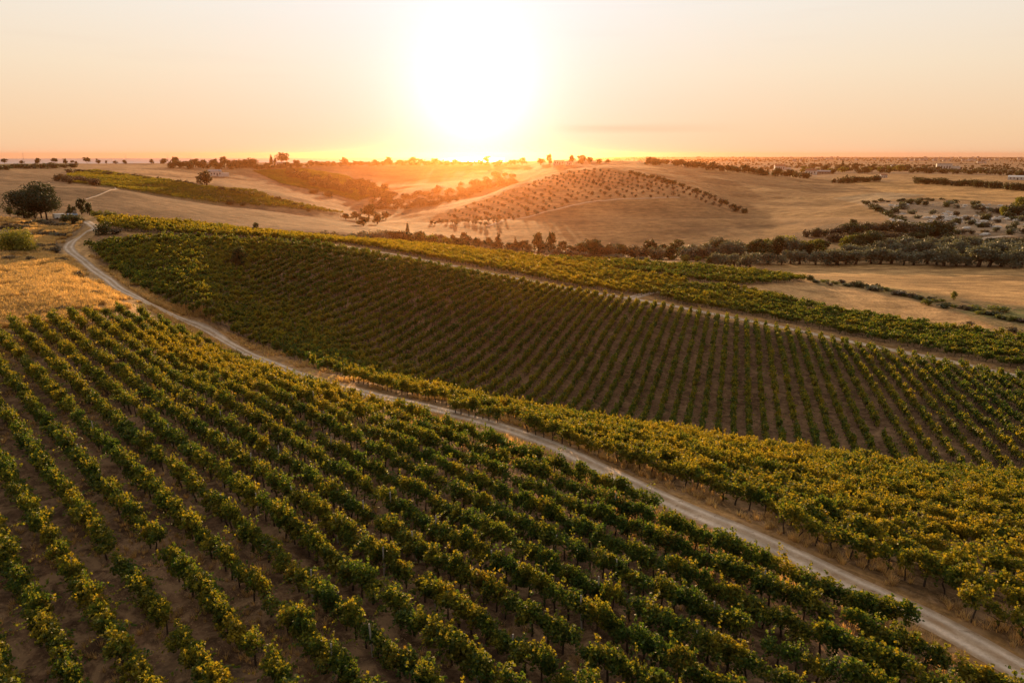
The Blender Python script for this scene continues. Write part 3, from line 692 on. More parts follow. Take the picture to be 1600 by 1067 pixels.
# ------------------------------------------------------------------ stakes of the trellis
rngp = np.random.default_rng(17)
def post_mesh():
    v, f = tube([(0, 0, -0.3), (0.01, 0, 0.8), (0.0, 0.01, 1.95), (0.0, 0.01, 1.97)], [0.045, 0.043, 0.040, 0.001], 7)
    return mesh_np('post', v, f, [M_POST])
pm = post_mesh(); a_ = math.radians(134.5); d_ = np.array([math.sin(a_), math.cos(a_)]); p_ = np.array([d_[1], -d_[0]])
stakes = []
for rw in sorted(set(near['row'])):
    for t in np.arange(-130, 130, 5.1):
        xy = (t + rngp.normal(0, .3)) * d_ + (rw * 2.05 + rngp.normal(0, .06)) * p_
        z = float(height(*xy)); u, v = project(xy[0], xy[1], z)
        if 0 < u < 1600 and 400 < v < 1090 and inpoly(u, v, P_NEAR) and np.hypot(*xy) < 62: stakes.append((rw, float(v), float(u), xy, z))
allrows = sorted(set(s[0] for s in stakes), key=lambda r: row_rank.get(r, 0))
for rw in allrows:
    ss = sorted([s for s in stakes if s[0] == rw], key=lambda s: -s[1])
    for kk, (_, v, u, xy, z) in enumerate(ss):
        if rw not in row_rank or rngp.random() < 0.45: continue
        o = link('vineyard_stake', pm, None, (xy[0], xy[1], z + CZ), rngp.uniform(0, 6), (1, 1, float(rngp.uniform(0.72, 0.98))))
        o.rotation_euler = (rngp.normal(0, .04), rngp.normal(0, .04), rngp.uniform(0, 6))
        tag(o, f'pale weathered stake, {nth(kk + 1)} from lower end in {nth(row_rank[rw])} vine row from bottom left corner', 'stake', 'trellis stakes of the nearest vineyard block')
# ------------------------------------------------------------------ trees and shrubs
M_BROAD = leaf_material('broadleaf', ((0.020, 0.030, 0.009), (0.065, 0.075, 0.024)), 0.35, 0.25, 0.02)
M_PINE = leaf_material('pine_needles', ((0.016, 0.026, 0.009), (0.048, 0.060, 0.020)), 0.25, 0.2, 0.02)
M_LIME = leaf_material('yellow_green_leaf', ((0.065, 0.080, 0.014), (0.19, 0.19, 0.035)), 0.3, 0.35, 0.02)
M_OLIVE = leaf_material('olive_leaf', ((0.070, 0.080, 0.052), (0.170, 0.178, 0.128)), 0.3, 0.2, 0.02)
M_SCRUB = leaf_material('scrub_leaf', ((0.050, 0.038, 0.022), (0.115, 0.090, 0.050)), 0.35, 0.2, 0.02)
def crown(kind, rng, n, size):
    """unit crown: about 1 wide, top at z = 1"""
    if kind == 'umbrella':
        B = [(rng.uniform(-.34, .34), rng.uniform(-.34, .34), rng.uniform(.36, .80), rng.uniform(.17, .26), .15) for _ in range(22)] + [(0, 0, .84, .3, .14)]
    elif kind == 'cypress':
        B = [(rng.normal(0, .04), rng.normal(0, .04), z, .5 * (1 - z) ** 0.7 * (0.75 if z < .25 else 1) + .05, .10) for z in np.linspace(.10, .93, 14)]
    elif kind == 'conifer':
        B = [(rng.normal(0, .06), rng.normal(0, .06), z, .52 * (1.02 - z) + .03, .09) for z in np.linspace(.16, .93, 12)]
    elif kind == 'shrub':
        B = [(rng.uniform(-.3, .3), rng.uniform(-.3, .3), rng.uniform(.18, .62), rng.uniform(.16, .27), rng.uniform(.2, .34)) for _ in range(12)]
    elif kind == 'olive':
        B = [(rng.uniform(-.3, .3), rng.uniform(-.3, .3), rng.uniform(.26, .78), rng.uniform(.14, .25), rng.uniform(.14, .24)) for _ in range(16)]
    else:
        B = []
        for _ in range(16):
            a = rng.uniform(0, 6.28); z = rng.uniform(.16, .86); w = .36 * math.sin(math.pi * min(max((z + .12) / 1.15, 0), 1)) ** .7
            q_ = rng.uniform(.3, 1) * w; B.append((q_ * math.cos(a), q_ * math.sin(a), z, rng.uniform(.12, .21), rng.uniform(.10, .16)))
        B.append((0, 0, .5, .26, .32))
    B = np.array(B, float); wt = B[:, 3] * (B[:, 3] + B[:, 4]); wt /= wt.sum()
    i = rng.choice(len(B), n, p=wt); d = rng.normal(size=(n, 3)); d /= np.linalg.norm(d, axis=1)[:, None]
    rad = rng.random(n) ** 0.30 * rng.choice([1, 1, 1, 1.18], n)
    c = np.stack([B[i, 0] + d[:, 0] * rad * B[i, 3], B[i, 1] + d[:, 1] * rad * B[i, 3], B[i, 2] + d[:, 2] * rad * B[i, 4]], 1)
    c[:, 2] = np.clip(c[:, 2], 0.03, 1.03)
    bl = rng.random(len(B))[i]
    return leaf_quads(c, size * rng.uniform(.7, 1.4, n), rng, np.clip(0.5 * bl + 0.5 * rng.random(n), 0, 1))
def wood(kind, rng):
    top = {'umbrella': .6, 'cypress': .5, 'conifer': .6, 'shrub': .25, 'olive': .34}.get(kind, .4)
    r = {'umbrella': .020, 'shrub': .02, 'olive': .06}.get(kind, .035)
    a = rng.normal(0, .02, 2); parts = [tube([(0, 0, -.08), (a[0], a[1], top * .5), (a[0] * 2, a[1] * 2, top)], [r * 1.3, r, r * .7], 7)]
    if kind not in ('cypress', 'conifer'):
        for k in range(6):
            t = k * 1.05 + rng.uniform(-.3, .3); L = rng.uniform(.2, .34)
            parts.append(tube([(a[0] * 1.6, a[1] * 1.6, top * rng.uniform(.6, .98)), (L * .55 * math.cos(t), L * .55 * math.sin(t), top + .10), (L * math.cos(t), L * math.sin(t), top + rng.uniform(.1, .25))], [r * .5, r * .36, r * .15], 5))
    return join(parts)
FORMS = {}
def form(kind, mat, lod, k):
    key = (kind, mat.name, lod, k)
    if key not in FORMS:
        rng = np.random.default_rng(sum(map(ord, kind + mat.name)) * 7 + k + 31 * lod)
        n, s = ((230, .15), (900, .078), (5200, .034))[lod]
        if kind in ('cypress', 'conifer'): s *= 1.0
        wv, wf = wood(kind, rng); cv, cf, la = crown(kind, rng, n, s)
        if lod == 0:
            FORMS[key] = mesh_np(kind + '_form', np.concatenate([wv, cv]), [wf, cf + len(wv)], [M_BARK, mat], np.concatenate([np.zeros(len(wf)), np.ones(len(cf))]), False, {'lv': np.concatenate([np.zeros(len(wf)), la])})
        else:
            FORMS[key] = (mesh_np(kind + '_trunk', wv, wf, [M_BARK]), mesh_np(kind + '_crown', cv, cf, [mat], None, False, {'lv': la}))
    return FORMS[key]
KINDS = {  # kind: object name, form, material, category
    'pine': ('umbrella_pine', 'umbrella', M_PINE, 'pine tree'), 'broad': ('broadleaf_tree', 'broad', M_BROAD, 'tree'),
    'olive': ('olive_tree', 'olive', M_OLIVE, 'olive tree'), 'cypress': ('cypress_tree', 'cypress', M_PINE, 'cypress'),
    'conifer': ('conifer_tree', 'conifer', M_PINE, 'conifer'), 'shrub': ('shrub', 'shrub', M_BROAD, 'shrub'),
    'lime': ('yellow_green_tree', 'broad', M_LIME, 'tree'), 'limeshrub': ('yellow_green_shrub', 'shrub', M_LIME, 'shrub'),
    'scrub': ('scrub_bush', 'shrub', M_SCRUB, 'shrub'), 'silver': ('grey_green_shrub', 'shrub', M_OLIVE, 'shrub')}
rt = np.random.default_rng(23)
def plant(kind, u, v, h, w, label, group=None, rmin=150, rmax=24000, lod=None):
    """a tree whose foot is seen at (u, v), h tall and w wide in pixels of the photograph there"""
    x, y, z = ground(u, v, rmin, rmax); dist = math.sqrt(x * x + y * y + z * z)
    m = dist / F; name, fk, mat, cat = KINDS[kind]
    H = h * m * 1.06; Wd = w * m
    if lod is None: lod = 0 if h < 9 else (1 if h < 29 else 2)
    k = int(rt.integers(0, 5))
    rot = float(rt.uniform(0, 6.28)); sc = (Wd * float(rt.uniform(.95, 1.1)), Wd * float(rt.uniform(.9, 1.1)), H)
    fm = form(fk, mat, lod, k)
    if lod == 0: o = link(name, fm, None, (x, y, z + CZ), rot, sc)
    else:
        o = link(name, None, None, (x, y, z + CZ), rot, sc); link('trunk', fm[0], o); link('crown', fm[1], o)
    return tag(o, label, cat, group)
def belt(kind, pts, n, h, w, look, where, group, rmin=150, rmax=24000, ju=4, jv=2):
    """n trees along a line of the view, each described by its place in that line"""
    p = np.array(pts, float); us = np.linspace(p[0, 0], p[-1, 0], n) + rt.uniform(-ju, ju, n); us.sort()
    for i, u in enumerate(us):
        v = np.interp(u, p[:, 0], p[:, 1]) + rt.uniform(-jv, jv)
        kk = kind if isinstance(kind, str) else kind[int(rt.integers(0, len(kind)))]
        f = rt.uniform(.72, 1.28)
        plant(kk, u, v, h * f, w * f * rt.uniform(.85, 1.2), f'{look}, {nth(i + 1)} from the left {where}', group, rmin, rmax)
# by the farm road on the left
plant('pine', 38, 341, 34, 44, 'dark umbrella pine at the left of the clump above the farm road', 'umbrella pines', 170, 330, 2)
plant('pine', 56, 343, 35, 44, 'dark umbrella pine with bare pale trunk in middle of the clump', 'umbrella pines', 170, 330, 2)
plant('pine', 73, 344, 34, 46, 'dark umbrella pine at the right of the clump above the farm road', 'umbrella pines', 170, 330, 2)
plant('pine', 65, 341, 44, 42, 'tallest umbrella pine rising behind the clump', 'umbrella pines', 170, 330, 2)
plant('shrub', 34, 339, 11, 16, 'dark shrub under the left umbrella pine', None, 170, 330)
plant('shrub', 49, 341, 10, 14, 'dark low shrub between the umbrella pine trunks', None, 170, 330)
plant('broad', 13, 324, 11, 14, 'small dark tree left of the umbrella pines', None, 170, 330)
plant('limeshrub', 29, 395, 37, 50, 'large round yellow-green bush in dry grass left of the road', None, 90, 330, 2)
plant('conifer', 109, 331, 12, 9, 'small dark conifer behind the blue roofed shed', None, 170, 330)
plant('broad', 115, 331, 10, 8, 'low dark tree just behind the blue roofed shed', None, 170, 330)
plant('broad', 128, 335, 22, 14, 'taller of two dark trees right of the blue roofed shed', None, 170, 330)
plant('broad', 140, 335, 18, 13, 'shorter of two dark trees right of the blue roofed shed', None, 170, 330)
plant('shrub', 106, 347, 12, 20, 'dark shrub at left of the road bend', None, 170, 330)
plant('shrub', 120, 349, 14, 20, 'rounded dark green shrub beside the top of the road', None, 170, 330)
plant('limeshrub', 152, 340, 10, 14, 'yellow-green shrub left of the upper vineyard corner', None, 170, 330)
plant('limeshrub', 170, 338, 11, 24, 'wide yellow-green shrub at the upper vineyard corner', None, 170, 330)
plant('shrub', 162, 367, 19, 24, 'dark shrub between the road and upper vineyard rows', None, 170, 330)
plant('scrub', 178, 366, 8, 16, 'dry brown bush beside the dark shrub near the road', None, 170, 330)
plant('broad', 375, 419, 33, 28, 'lone dark tree standing inside the middle vineyard', None, 120, 255, 2)
for u, v, h, w, s in ((303, 353, 8, 22, 'flat dark bush'), (333, 356, 6, 10, 'small dark bush'), (365, 361, 11, 19, 'round dark bush')):
    plant('shrub', u, v, h, w, f'{s} on the crest above the upper vineyard', 'bushes along the vineyard crest', 170, 300)
plant('broad', 401, 367, 18, 12, 'upright dark tree on crest above the upper vineyard', None, 170, 300)
for i, (u, h) in enumerate(((425, 6), (432, 8), (441, 7), (455, 7))):
    plant('shrub', u, 371, h, 10, f'small dark bush, {nth(i + 1)} from the left right of the upright crest tree', 'bushes along the vineyard crest', 170, 300)
# horizon on the left, against the sea
for i, (u, h, w) in enumerate(((7, 6, 7), (34, 4, 6), (59, 7, 9), (86, 7, 9), (102, 6, 7), (113, 4, 6), (119, 3, 5), (136, 8, 9), (153, 6, 7), (166, 4, 4), (180, 4, 8), (195, 5, 8), (237, 6, 8), (256, 7, 12))):
    plant(('broad', 'pine')[u in (7, 86, 113, 136)], u, 256, h, w, f'small dark tree, {nth(i + 1)} from the left on the skyline against the sea', 'trees on the left skyline', 900, 2300)
belt(('broad', 'shrub'), [(268, 262), (320, 262), (400, 262)], 26, 11, 12, 'dark tree', 'in the skyline grove behind the left farmhouse', 'skyline grove', 900, 2300, 2, 2.5)
belt('shrub', [(0, 265), (40, 263), (110, 262)], 13, 6, 13, 'low dark shrub', 'along the edge of the leftmost far field', 'left far hedge', 700, 2300, 4, 1.5)
plant('broad', 323, 290, 20, 26, 'big dark tree in front of the left farmhouse', None, 500, 2300)
plant('broad', 312, 287, 11, 12, 'dark tree touching left side of the big farmhouse tree', None, 500, 2300)
belt('shrub', [(345, 296), (385, 307), (430, 313), (460, 322), (480, 330)], 15, 5, 9, 'dark bush', 'along the field edge below the left farmhouse', 'left hillside hedge', 480, 1500, 2, 1)
plant('shrub', 360, 320, 9, 13, 'round dark bush at the lower edge of the far left vineyard', None, 450, 1500)
plant('shrub', 379, 322, 7, 10, 'smaller round bush right of the one below the far vineyard', None, 450, 1500)
belt('scrub', [(95, 284), (150, 288)], 12, 9, 12, 'brownish scrub bush', 'at the left end of the far vineyard strip', 'far vineyard scrub', 480, 1500, 4, 3)
belt('shrub', [(112, 270), (160, 272), (230, 281), (300, 290)], 22, 5, 10, 'dark shrub', 'along the upper edge of the far vineyard strip', 'far vineyard hedge', 480, 1700, 4, 1.2)
plant('cypress', 424, 257, 13, 6, 'pointed dark cypress left of the domed skyline pine', None, 900, 2300, 1)
plant('cypress', 430, 257, 9, 6, 'shorter cypress right beside the pointed skyline cypress', None, 900, 2300, 1)
plant('pine', 441, 257, 16, 20, 'big domed pine on the skyline left of the sun', None, 900, 2300, 1)
plant('broad', 463, 262, 11, 15, 'round dark tree right of the white skyline house', None, 900, 2300)
belt(('broad', 'shrub'), [(400, 264), (420, 263), (480, 260), (545, 259), (600, 258), (700, 257), (800, 258)], 78, 6.5, 12, 'hazy dark tree', 'in the skyline hedge below the sun', 'skyline hedge below the sun', 900, 2400, 3, 1.5)
for u, h, w in ((538, 8, 13), (607, 9, 12), (647, 9, 19), (680, 7, 16), (760, 10, 15)):
    plant('broad', u, 255, h, w, {538: 'rounded tree above the skyline hedge right of the skyline pine', 607: 'tree on skyline left of the glare, first of two', 647: 'wide tree on skyline left of the glare, second of two', 680: 'low wide tree on skyline at the left of the sun glare', 760: 'domed tree on skyline right under the sun'}[u], None, 900, 2400)
# the wooded notch between the hills
for u, v, h, w, k, lab in ((490, 303, 9, 17, 'shrub', 'left of two round bushes on the far gully rim'), (513, 308, 11, 19, 'shrub', 'right of two round bushes on the far gully rim')):
    plant(k, u, v, h, w, lab, None, 500, 1700)
belt('broad', [(455, 280), (500, 286), (540, 293), (585, 303), (610, 310)], 70, 9, 14, 'brown shaded tree', 'in the upper wood of the gully', 'upper gully wood', 650, 1900, 4, 10)
belt('scrub', [(585, 318), (640, 318), (700, 306), (800, 280)], 90, 8, 14, 'hazy scrub bush', 'in the orange haze below the sun', 'hazy gully scrub', 760, 1900, 4, 11)
for u, v, h, w, lab in ((540, 343, 9, 18, 'low dark bush at left end of the notch wood'), (556, 344, 13, 18, 'rounded tree second from the left in the notch wood'), (577, 342, 22, 24, 'tallest tree of the wood in the notch between hills'), (568, 353, 14, 26, 'wide tree in front of the tallest notch tree'), (590, 350, 16, 22, 'round tree right of the tallest notch tree'), (603, 343, 12, 18, 'small tree at right end of the notch wood')):
    plant('broad', u, v, h, w, lab, 'notch wood', 420, 900)
belt(('shrub', 'silver'), [(485, 376), (540, 378), (560, 380)], 8, 13, 22, 'grey-green bush', 'just behind the vineyard crest left of the notch', 'bushes behind the vineyard crest', 300, 520, 3, 1)
belt(('broad', 'silver', 'lime'), [(565, 384), (620, 384), (660, 386), (700, 390), (728, 390)], 30, 20, 24, 'hazy valley tree', 'in the belt below the notch', 'valley belt below the notch', 310, 520, 3, 3)
belt('scrub', [(600, 376), (690, 378), (760, 386)], 12, 10, 18, 'brown valley bush', 'behind the belt below the notch', 'valley scrub', 380, 560, 3, 2)
belt(('scrub', 'shrub', 'silver'), [(690, 391), (760, 393), (830, 397), (890, 400)], 22, 9, 17, 'low valley bush', 'in the scrub behind the vineyard crest', 'low scrub of the valley', 318, 480, 3, 1.5)
belt('broad', [(690, 388), (760, 391), (830, 394), (905, 398)], 15, 13, 21, 'hazy dark tree', 'in the row below the ochre slope', 'valley row below the ochre slope', 335, 520, 4, 2)
plant('cypress', 637, 366, 17, 7, 'single slim cypress at the foot of the central hill', None, 380, 560, 1)
plant('broad', 708, 380, 13, 12, 'small round tree left of the stone hut', None, 350, 560)
plant('broad', 726, 382, 19, 20, 'round dense tree just behind the stone hut', None, 350, 560)
plant('broad', 745, 388, 16, 15, 'dark tree just right of the stone hut', None, 350, 560)
plant('broad', 762, 388, 17, 18, 'dark tree left of the pointed valley conifer', None, 350, 560)
plant('conifer', 779, 389, 26, 15, 'pointed dark conifer in the valley below the central hill', None, 330, 560, 1)
plant('conifer', 805, 390, 19, 9, 'slim conifer at left of the paired tall valley trees', None, 330, 560, 1)
plant('broad', 795, 391, 12, 12, 'low tree between the two valley conifers', None, 330, 560)
for u, v, h, w, lab in ((821, 392, 17, 18, 'dark tree at left of the paired tall valley trees'), (841, 393, 30, 24, 'left one of the paired tall valley trees'), (861, 393, 30, 20, 'right one of the paired tall valley trees'), (879, 393, 16, 20, 'lower dark tree right of the paired tall valley trees')):
    plant('broad', u, v, h, w, lab, 'valley trees', 320, 560, 1)
belt(('broad', 'silver', 'broad', 'scrub'), [(905, 397), (950, 400), (1000, 404), (1050, 404), (1105, 404)], 26, 22, 26, 'dark leafy tree', 'in the valley belt below the ochre slope', 'valley belt below the ochre slope', 318, 560, 3, 2.5)
belt('silver', [(880, 398), (940, 403), (990, 407), (1008, 410)], 13, 8, 17, 'low grey-green bush', 'in front of the valley belt', 'low bushes before the valley belt', 300, 560, 4, 1)
belt('limeshrub', [(1030, 405), (1062, 408), (1090, 409)], 4, 9, 15, 'yellow-green bush', 'at the middle of the valley belt', 'yellow-green valley bushes', 300, 420, 2, 1)
plant('shrub', 1109, 419, 18, 16, 'dark green bush left of the front olive clump', None, 250, 420)
belt('olive', [(1118, 420), (1172, 420)], 5, 20, 22, 'silvery olive tree', 'in the front clump by the dry field', 'front olive clump', 250, 420, 2, 1)
belt(('broad', 'olive'), [(1100, 402), (1150, 403), (1210, 402), (1260, 400)], 20, 25, 25, 'dense dark tree', 'in the back row behind the front olives', 'back row of the valley belt', 330, 560, 3, 3)
belt('olive', [(1185, 413), (1300, 413), (1410, 413), (1500, 415), (1600, 419)], 25, 21, 25, 'grey-green olive tree', 'in the front row behind the dry field', 'front row of the olive grove', 300, 420, 5, 1.2)
belt('olive', [(1290, 406), (1400, 402), (1500, 402), (1605, 404)], 24, 19, 24, 'grey-green olive tree', 'in the second row of the grove', 'second row of the olive grove', 350, 520, 5, 2)
belt('olive', [(1385, 393), (1500, 392), (1605, 394)], 18, 17, 23, 'grey-green olive tree', 'in the back row of the grove', 'back row of the olive grove', 380, 560, 5, 2)
belt(('lime', 'lime', 'broad'), [(1195, 395), (1240, 394), (1290, 393)], 9, 19, 24, 'yellow-green tree', 'behind the olive belt', 'yellow-green trees', 350, 560, 3, 2)
plant('lime', 1330, 393, 25, 36, 'left part of the big yellow-green crown behind the olives', None, 350, 560, 1)
plant('broad', 1358, 393, 31, 52, 'big round dark green tree behind the olive grove', None, 350, 560, 2)
# dark scrub under the ochre field, the boundary hedge and the stony slope
belt(('shrub', 'scrub'), [(1262, 370), (1320, 366), (1400, 360)], 17, 13, 18, 'dark scrub bush', 'along the lower edge of the ochre field', 'dark scrub below the ochre field', 400, 700, 3, 2.5)
plant('broad', 1332, 357, 13, 14, 'small tree rising from the dark scrub edge', None, 400, 700)
belt(('shrub', 'scrub'), [(1300, 377), (1400, 375), (1480, 380)], 16, 12, 20, 'dark brown bush', 'in the gully below the dark scrub', 'gully scrub', 380, 620, 4, 4)
belt('shrub', [(1352, 318), (1366, 327), (1385, 336), (1412, 348)], 14, 7, 12, 'dark hedge bush', 'along the diagonal edge of the ochre field', 'diagonal field hedge', 450, 900, 1, 1)
belt('shrub', [(1354, 317), (1400, 315), (1470, 313)], 11, 4, 9, 'low hedge bush', 'along the top of the stony slope', 'hedge above the stony slope', 560, 1200, 3, 1)
belt(('shrub', 'scrub'), [(1405, 360), (1440, 368), (1475, 372)], 9, 20, 28, 'tall dark scrub bush', 'at the foot of the stony slope', 'scrub at the foot of the stony slope', 420, 800, 4, 4)
belt(('shrub', 'scrub'), [(1510, 386), (1560, 383), (1605, 382)], 10, 11, 20, 'dark bush', 'below the pale track on the right', 'bushes below the pale track', 400, 620, 3, 2)
for i in range(85):
    u, v = rt.uniform(1395, 1605), rt.uniform(318, 368)
    if not inpoly(u, v, P_ROCK): continue
    plant(('shrub', 'scrub', 'silver')[int(rt.integers(0, 3))], u, v, rt.uniform(5, 9), rt.uniform(8, 15), 'small scrub bush dotted among pale rocks on the stony slope', 'scrub dotted on the stony slope', 450, 1000)
belt(('shrub', 'lime'), [(1565, 335), (1605, 332)], 6, 14, 18, 'green bush', 'at the right edge of the stony slope', 'green bushes of the stony slope', 450, 1000, 2, 4)
# the plantation on the central hill
pts = [(x, y) for x in np.arange(-160, 420, 12.5) for y in np.arange(430, 960, 9.0)]
n_ol = 0; spare = []
ca_, sa_ = math.cos(0.42), math.sin(0.42)
for x, y in pts:
    xr, yr = x * ca_ - (y - 680) * sa_, x * sa_ + (y - 680) * ca_ + 680
    xr += rt.normal(0, .9); yr += rt.normal(0, .9)
    z = float(height(xr, yr)); u, v = project(xr, yr, z)
    if not (inpoly(u, v, P_OLIV) and 400 < math.hypot(xr, yr) < 960) or rt.random() < 0.07: continue
    s = rt.uniform(2.1, 4.2); spare.append((math.hypot(xr, yr), xr, yr, z, s))
spare.sort(); n_ol = len(spare)
for _, xr, yr, z, s in spare[:290]:
    o = link('orchard_tree', form('olive', M_OLIVE if rt.random() < .75 else M_SCRUB, 0, int(rt.integers(0, 5))), None, (xr, yr, z + CZ), rt.uniform(0, 6), (s * 1.15, s * 1.15, s * .9))
    tag(o, 'small round orchard tree in planted rows on the central hill', 'orchard tree', 'orchard on the central hill')
sp = np.array(spare[290:])
if len(sp):
    fo_ = bpy.data.collections.new('orchard_forms')
    for k in range(5): fo_.objects.link(bpy.data.objects.new(f'orchard_form_{k}', form('olive', M_OLIVE if k < 3 else M_SCRUB, 0, k)))
    scatter('orchard_rows', np.stack([sp[:, 1], sp[:, 2], sp[:, 3] + CZ], 1), rt.uniform(0, 6, len(sp)), np.stack([sp[:, 4] * 1.15, sp[:, 4] * 1.15, sp[:, 4] * .9], 1), rt.integers(0, 5, len(sp)), np.zeros(len(sp)), fo_, 'the farther rows of orchard trees on the central hill')
belt('shrub', [(985, 271), (1040, 284), (1095, 302), (1125, 316), (1145, 324)], 24, 5.5, 8, 'dark bush', 'along the ridge right of the orchard', 'ridge bushes right of the orchard', 560, 1000, 2, 1)
plant('shrub', 1150, 331, 9, 14, 'dark bush at lower end of the ridge line', None, 500, 900)
plant('shrub', 1163, 333, 9, 11, 'last dark bush of the ridge line before the ochre field', None, 500, 900)
plant('shrub', 1087, 301, 5, 6, 'single dark bush above the ridge line in ochre field', None, 700, 1200)
# skyline right of the sun
for u, v, h, w, lab in ((816, 258, 11, 16, 'orange lit tree at left of the skyline villa trees'), (845, 258, 10, 15, 'low tree left of the tall skyline villa tree'), (858, 258, 16, 11, 'tall tree standing left of the skyline villas'), (893, 257, 14, 14, 'flat topped tree between the skyline villas'), (909, 257, 14, 18, 'wide tree right of the skyline villas'), (921, 256, 10, 12, 'smaller tree right of the wide skyline tree'), (936, 256, 7, 14, 'low bush at right end of the skyline villa trees'), (950, 255, 5, 14, 'last low bush where the skyline slopes off')):
    plant('broad', u, v, h, w, lab, 'skyline villa trees', 900, 2300)
belt(('broad', 'shrub'), [(1010, 257), (1060, 259), (1120, 266), (1200, 275), (1258, 278)], 44, 9, 12, 'dark tree', 'in the wood along the right skyline slope', 'wood along the right slope', 1200, 2000, 3, 1.5)
belt(('broad', 'shrub', 'lime'), [(1255, 270), (1320, 270), (1400, 269), (1420, 268)], 22, 9, 13, 'dark tree', 'around the long white farmhouse', 'trees around the white farmhouse', 1400, 4000, 3, 2)
plant('cypress', 1316, 266, 13, 6, 'tall cypress right of the long white farmhouse', None, 1400, 4000, 1)
plant('conifer', 1271, 263, 8, 6, 'pointed tree just behind the long white farmhouse', None, 1400, 4000)
belt('shrub', [(1305, 286), (1347, 285), (1370, 283)], 10, 9, 12, 'dark hedge bush', 'in the short hedge below the white farmhouse', 'short hedge below the white farmhouse', 1200, 2500, 2, .8)
belt('shrub', [(1434, 287), (1500, 290), (1560, 295), (1604, 298)], 30, 9, 12, 'dark hedge bush', 'in the long hedge across the right far field', 'long hedge of the right far field', 900, 2500, 2, .8)
belt(('broad', 'shrub'), [(1425, 269), (1500, 271), (1605, 274)], 26, 6.5, 12, 'dark tree', 'in the tree line beyond the long hedge', 'tree line beyond the long hedge', 1500, 4000, 3, 1.5)
# along the field edge on the right
for u, v, h, w, k, lab in ((1205, 432, 5, 8, 'shrub', 'tiny bush at the tip of the upper dark vineyard'), (1230, 433, 6, 9, 'shrub', 'small bush above the tip of the upper dark vineyard'), (1265, 438, 9, 14, 'shrub', 'round dark bush at the right tip of the upper vineyard'), (1293, 444, 5, 6, 'shrub', 'small post-like bush between the two dry fields'), (1340, 448, 10, 19, 'shrub', 'larger dark bush between the two dry fields'), (1368, 454, 8, 24, 'silver', 'wide grey bush between the two dry fields'), (1405, 461, 7, 22, 'scrub', 'low brown bush at left of the ditch'), (1430, 465, 5, 18, 'scrub', 'low brown bush in the middle of the ditch'), (1490, 468, 12, 9, 'lime', 'small upright green tree by the right ditch'), (1450, 476, 8, 22, 'limeshrub', 'low green bush below the ditch'), (1475, 481, 7, 18, 'shrub', 'dark bush right of the low green bush'), (1520, 484, 6, 26, 'limeshrub', 'low green bush in the wet corner on the right'), (1562, 486, 8, 28, 'limeshrub', 'wide green bush in the wet corner on the right'), (1512, 508, 6, 14, 'scrub', 'brown bush on the bank above the dark vineyard'), (1585, 520, 8, 16, 'scrub', 'brown bush at right edge above the dark vineyard')):
    plant(k, u, v, h, w, lab, None, 170, 420)
belt(('shrub', 'scrub', 'limeshrub'), [(1275, 441), (1350, 449), (1440, 466), (1510, 483), (1600, 505)], 34, 5, 14, 'low weedy bush', 'along the ditch between the dry fields', 'weeds along the ditch', 150, 420, 3, 3)
# scrub on the dry grass left of the road
for i, (u, v, h, w) in enumerate(((20, 360, 8, 18), (45, 352, 6, 16), (75, 352, 6, 18), (95, 372, 7, 18), (80, 395, 8, 20), (100, 410, 8, 16), (120, 432, 8, 15), (15, 408, 9, 26), (48, 410, 8, 20), (150, 462, 9, 18), (95, 487, 9, 22), (120, 492, 8, 20), (65, 494, 9, 18), (140, 485, 8, 18))):
    plant('scrub', u, v, h, w, f'dry brown bush {("above the round yellow-green bush", "below the umbrella pines left", "below the umbrella pines right", "left of the road bend", "at the shaded bank left of the road", "on the bank beside the road bend", "below the road bend at the verge", "under the round yellow-green bush", "right below the round yellow-green bush", "at the verge above the near vineyard", "in the shaded bank above the near vineyard", "in the bank nearest the road fork", "at left of the shaded bank", "at right of the shaded bank")[i]}', 'dry bushes of the left grass field', 90, 330)
for row_, (v0, v1, wh) in enumerate(((352, 358, 'on the bank just below the umbrella pines'), (366, 374, 'on the bank level with the round yellow-green bush'), (388, 402, 'on the bank below the round yellow-green bush'))):
    belt(('scrub', 'silver', 'scrub'), [(2, v1), (60, v0), (118 - 14 * row_, v0 + 4)], 13, 5, 13, 'low dry bush', wh, 'tussocks on the left bank', 100, 330, 5, 4)
# the distant wooded plain, one mass
proto_t = bpy.data.collections.new('far_tree_forms')
for k in range(5): proto_t.objects.link(bpy.data.objects.new(f'far_tree_{k}', form(('broad', 'shrub', 'olive', 'broad', 'cypress')[k], (M_BROAD, M_BROAD, M_OLIVE, M_SCRUB, M_PINE)[k], 0, 0)))
n = 9000; r = np.exp(rt.uniform(np.log(2200), np.log(8800), n)); a = np.radians(rt.uniform(4, 44, n))
x, y = r * np.sin(a), r * np.cos(a)
keep = (vnoise(x / 420, y / 150, 9) + 0.6 * vnoise(x / 60, y / 60, 19) > 0.22)
x, y, r = x[keep], y[keep], r[keep]; s = rt.uniform(3, 8, len(x))
scatter('distant_woodland', np.stack([x, y, height(x, y) + CZ], 1), rt.uniform(0, 6, len(x)), np.stack([s * 1.6, s * 1.6, s], 1), rt.choice([0, 1, 2, 3, 4], len(x), p=[.35, .3, .15, .17, .03]), np.zeros(len(x)), proto_t, 'scattered woods and hedges on the hazy plain')
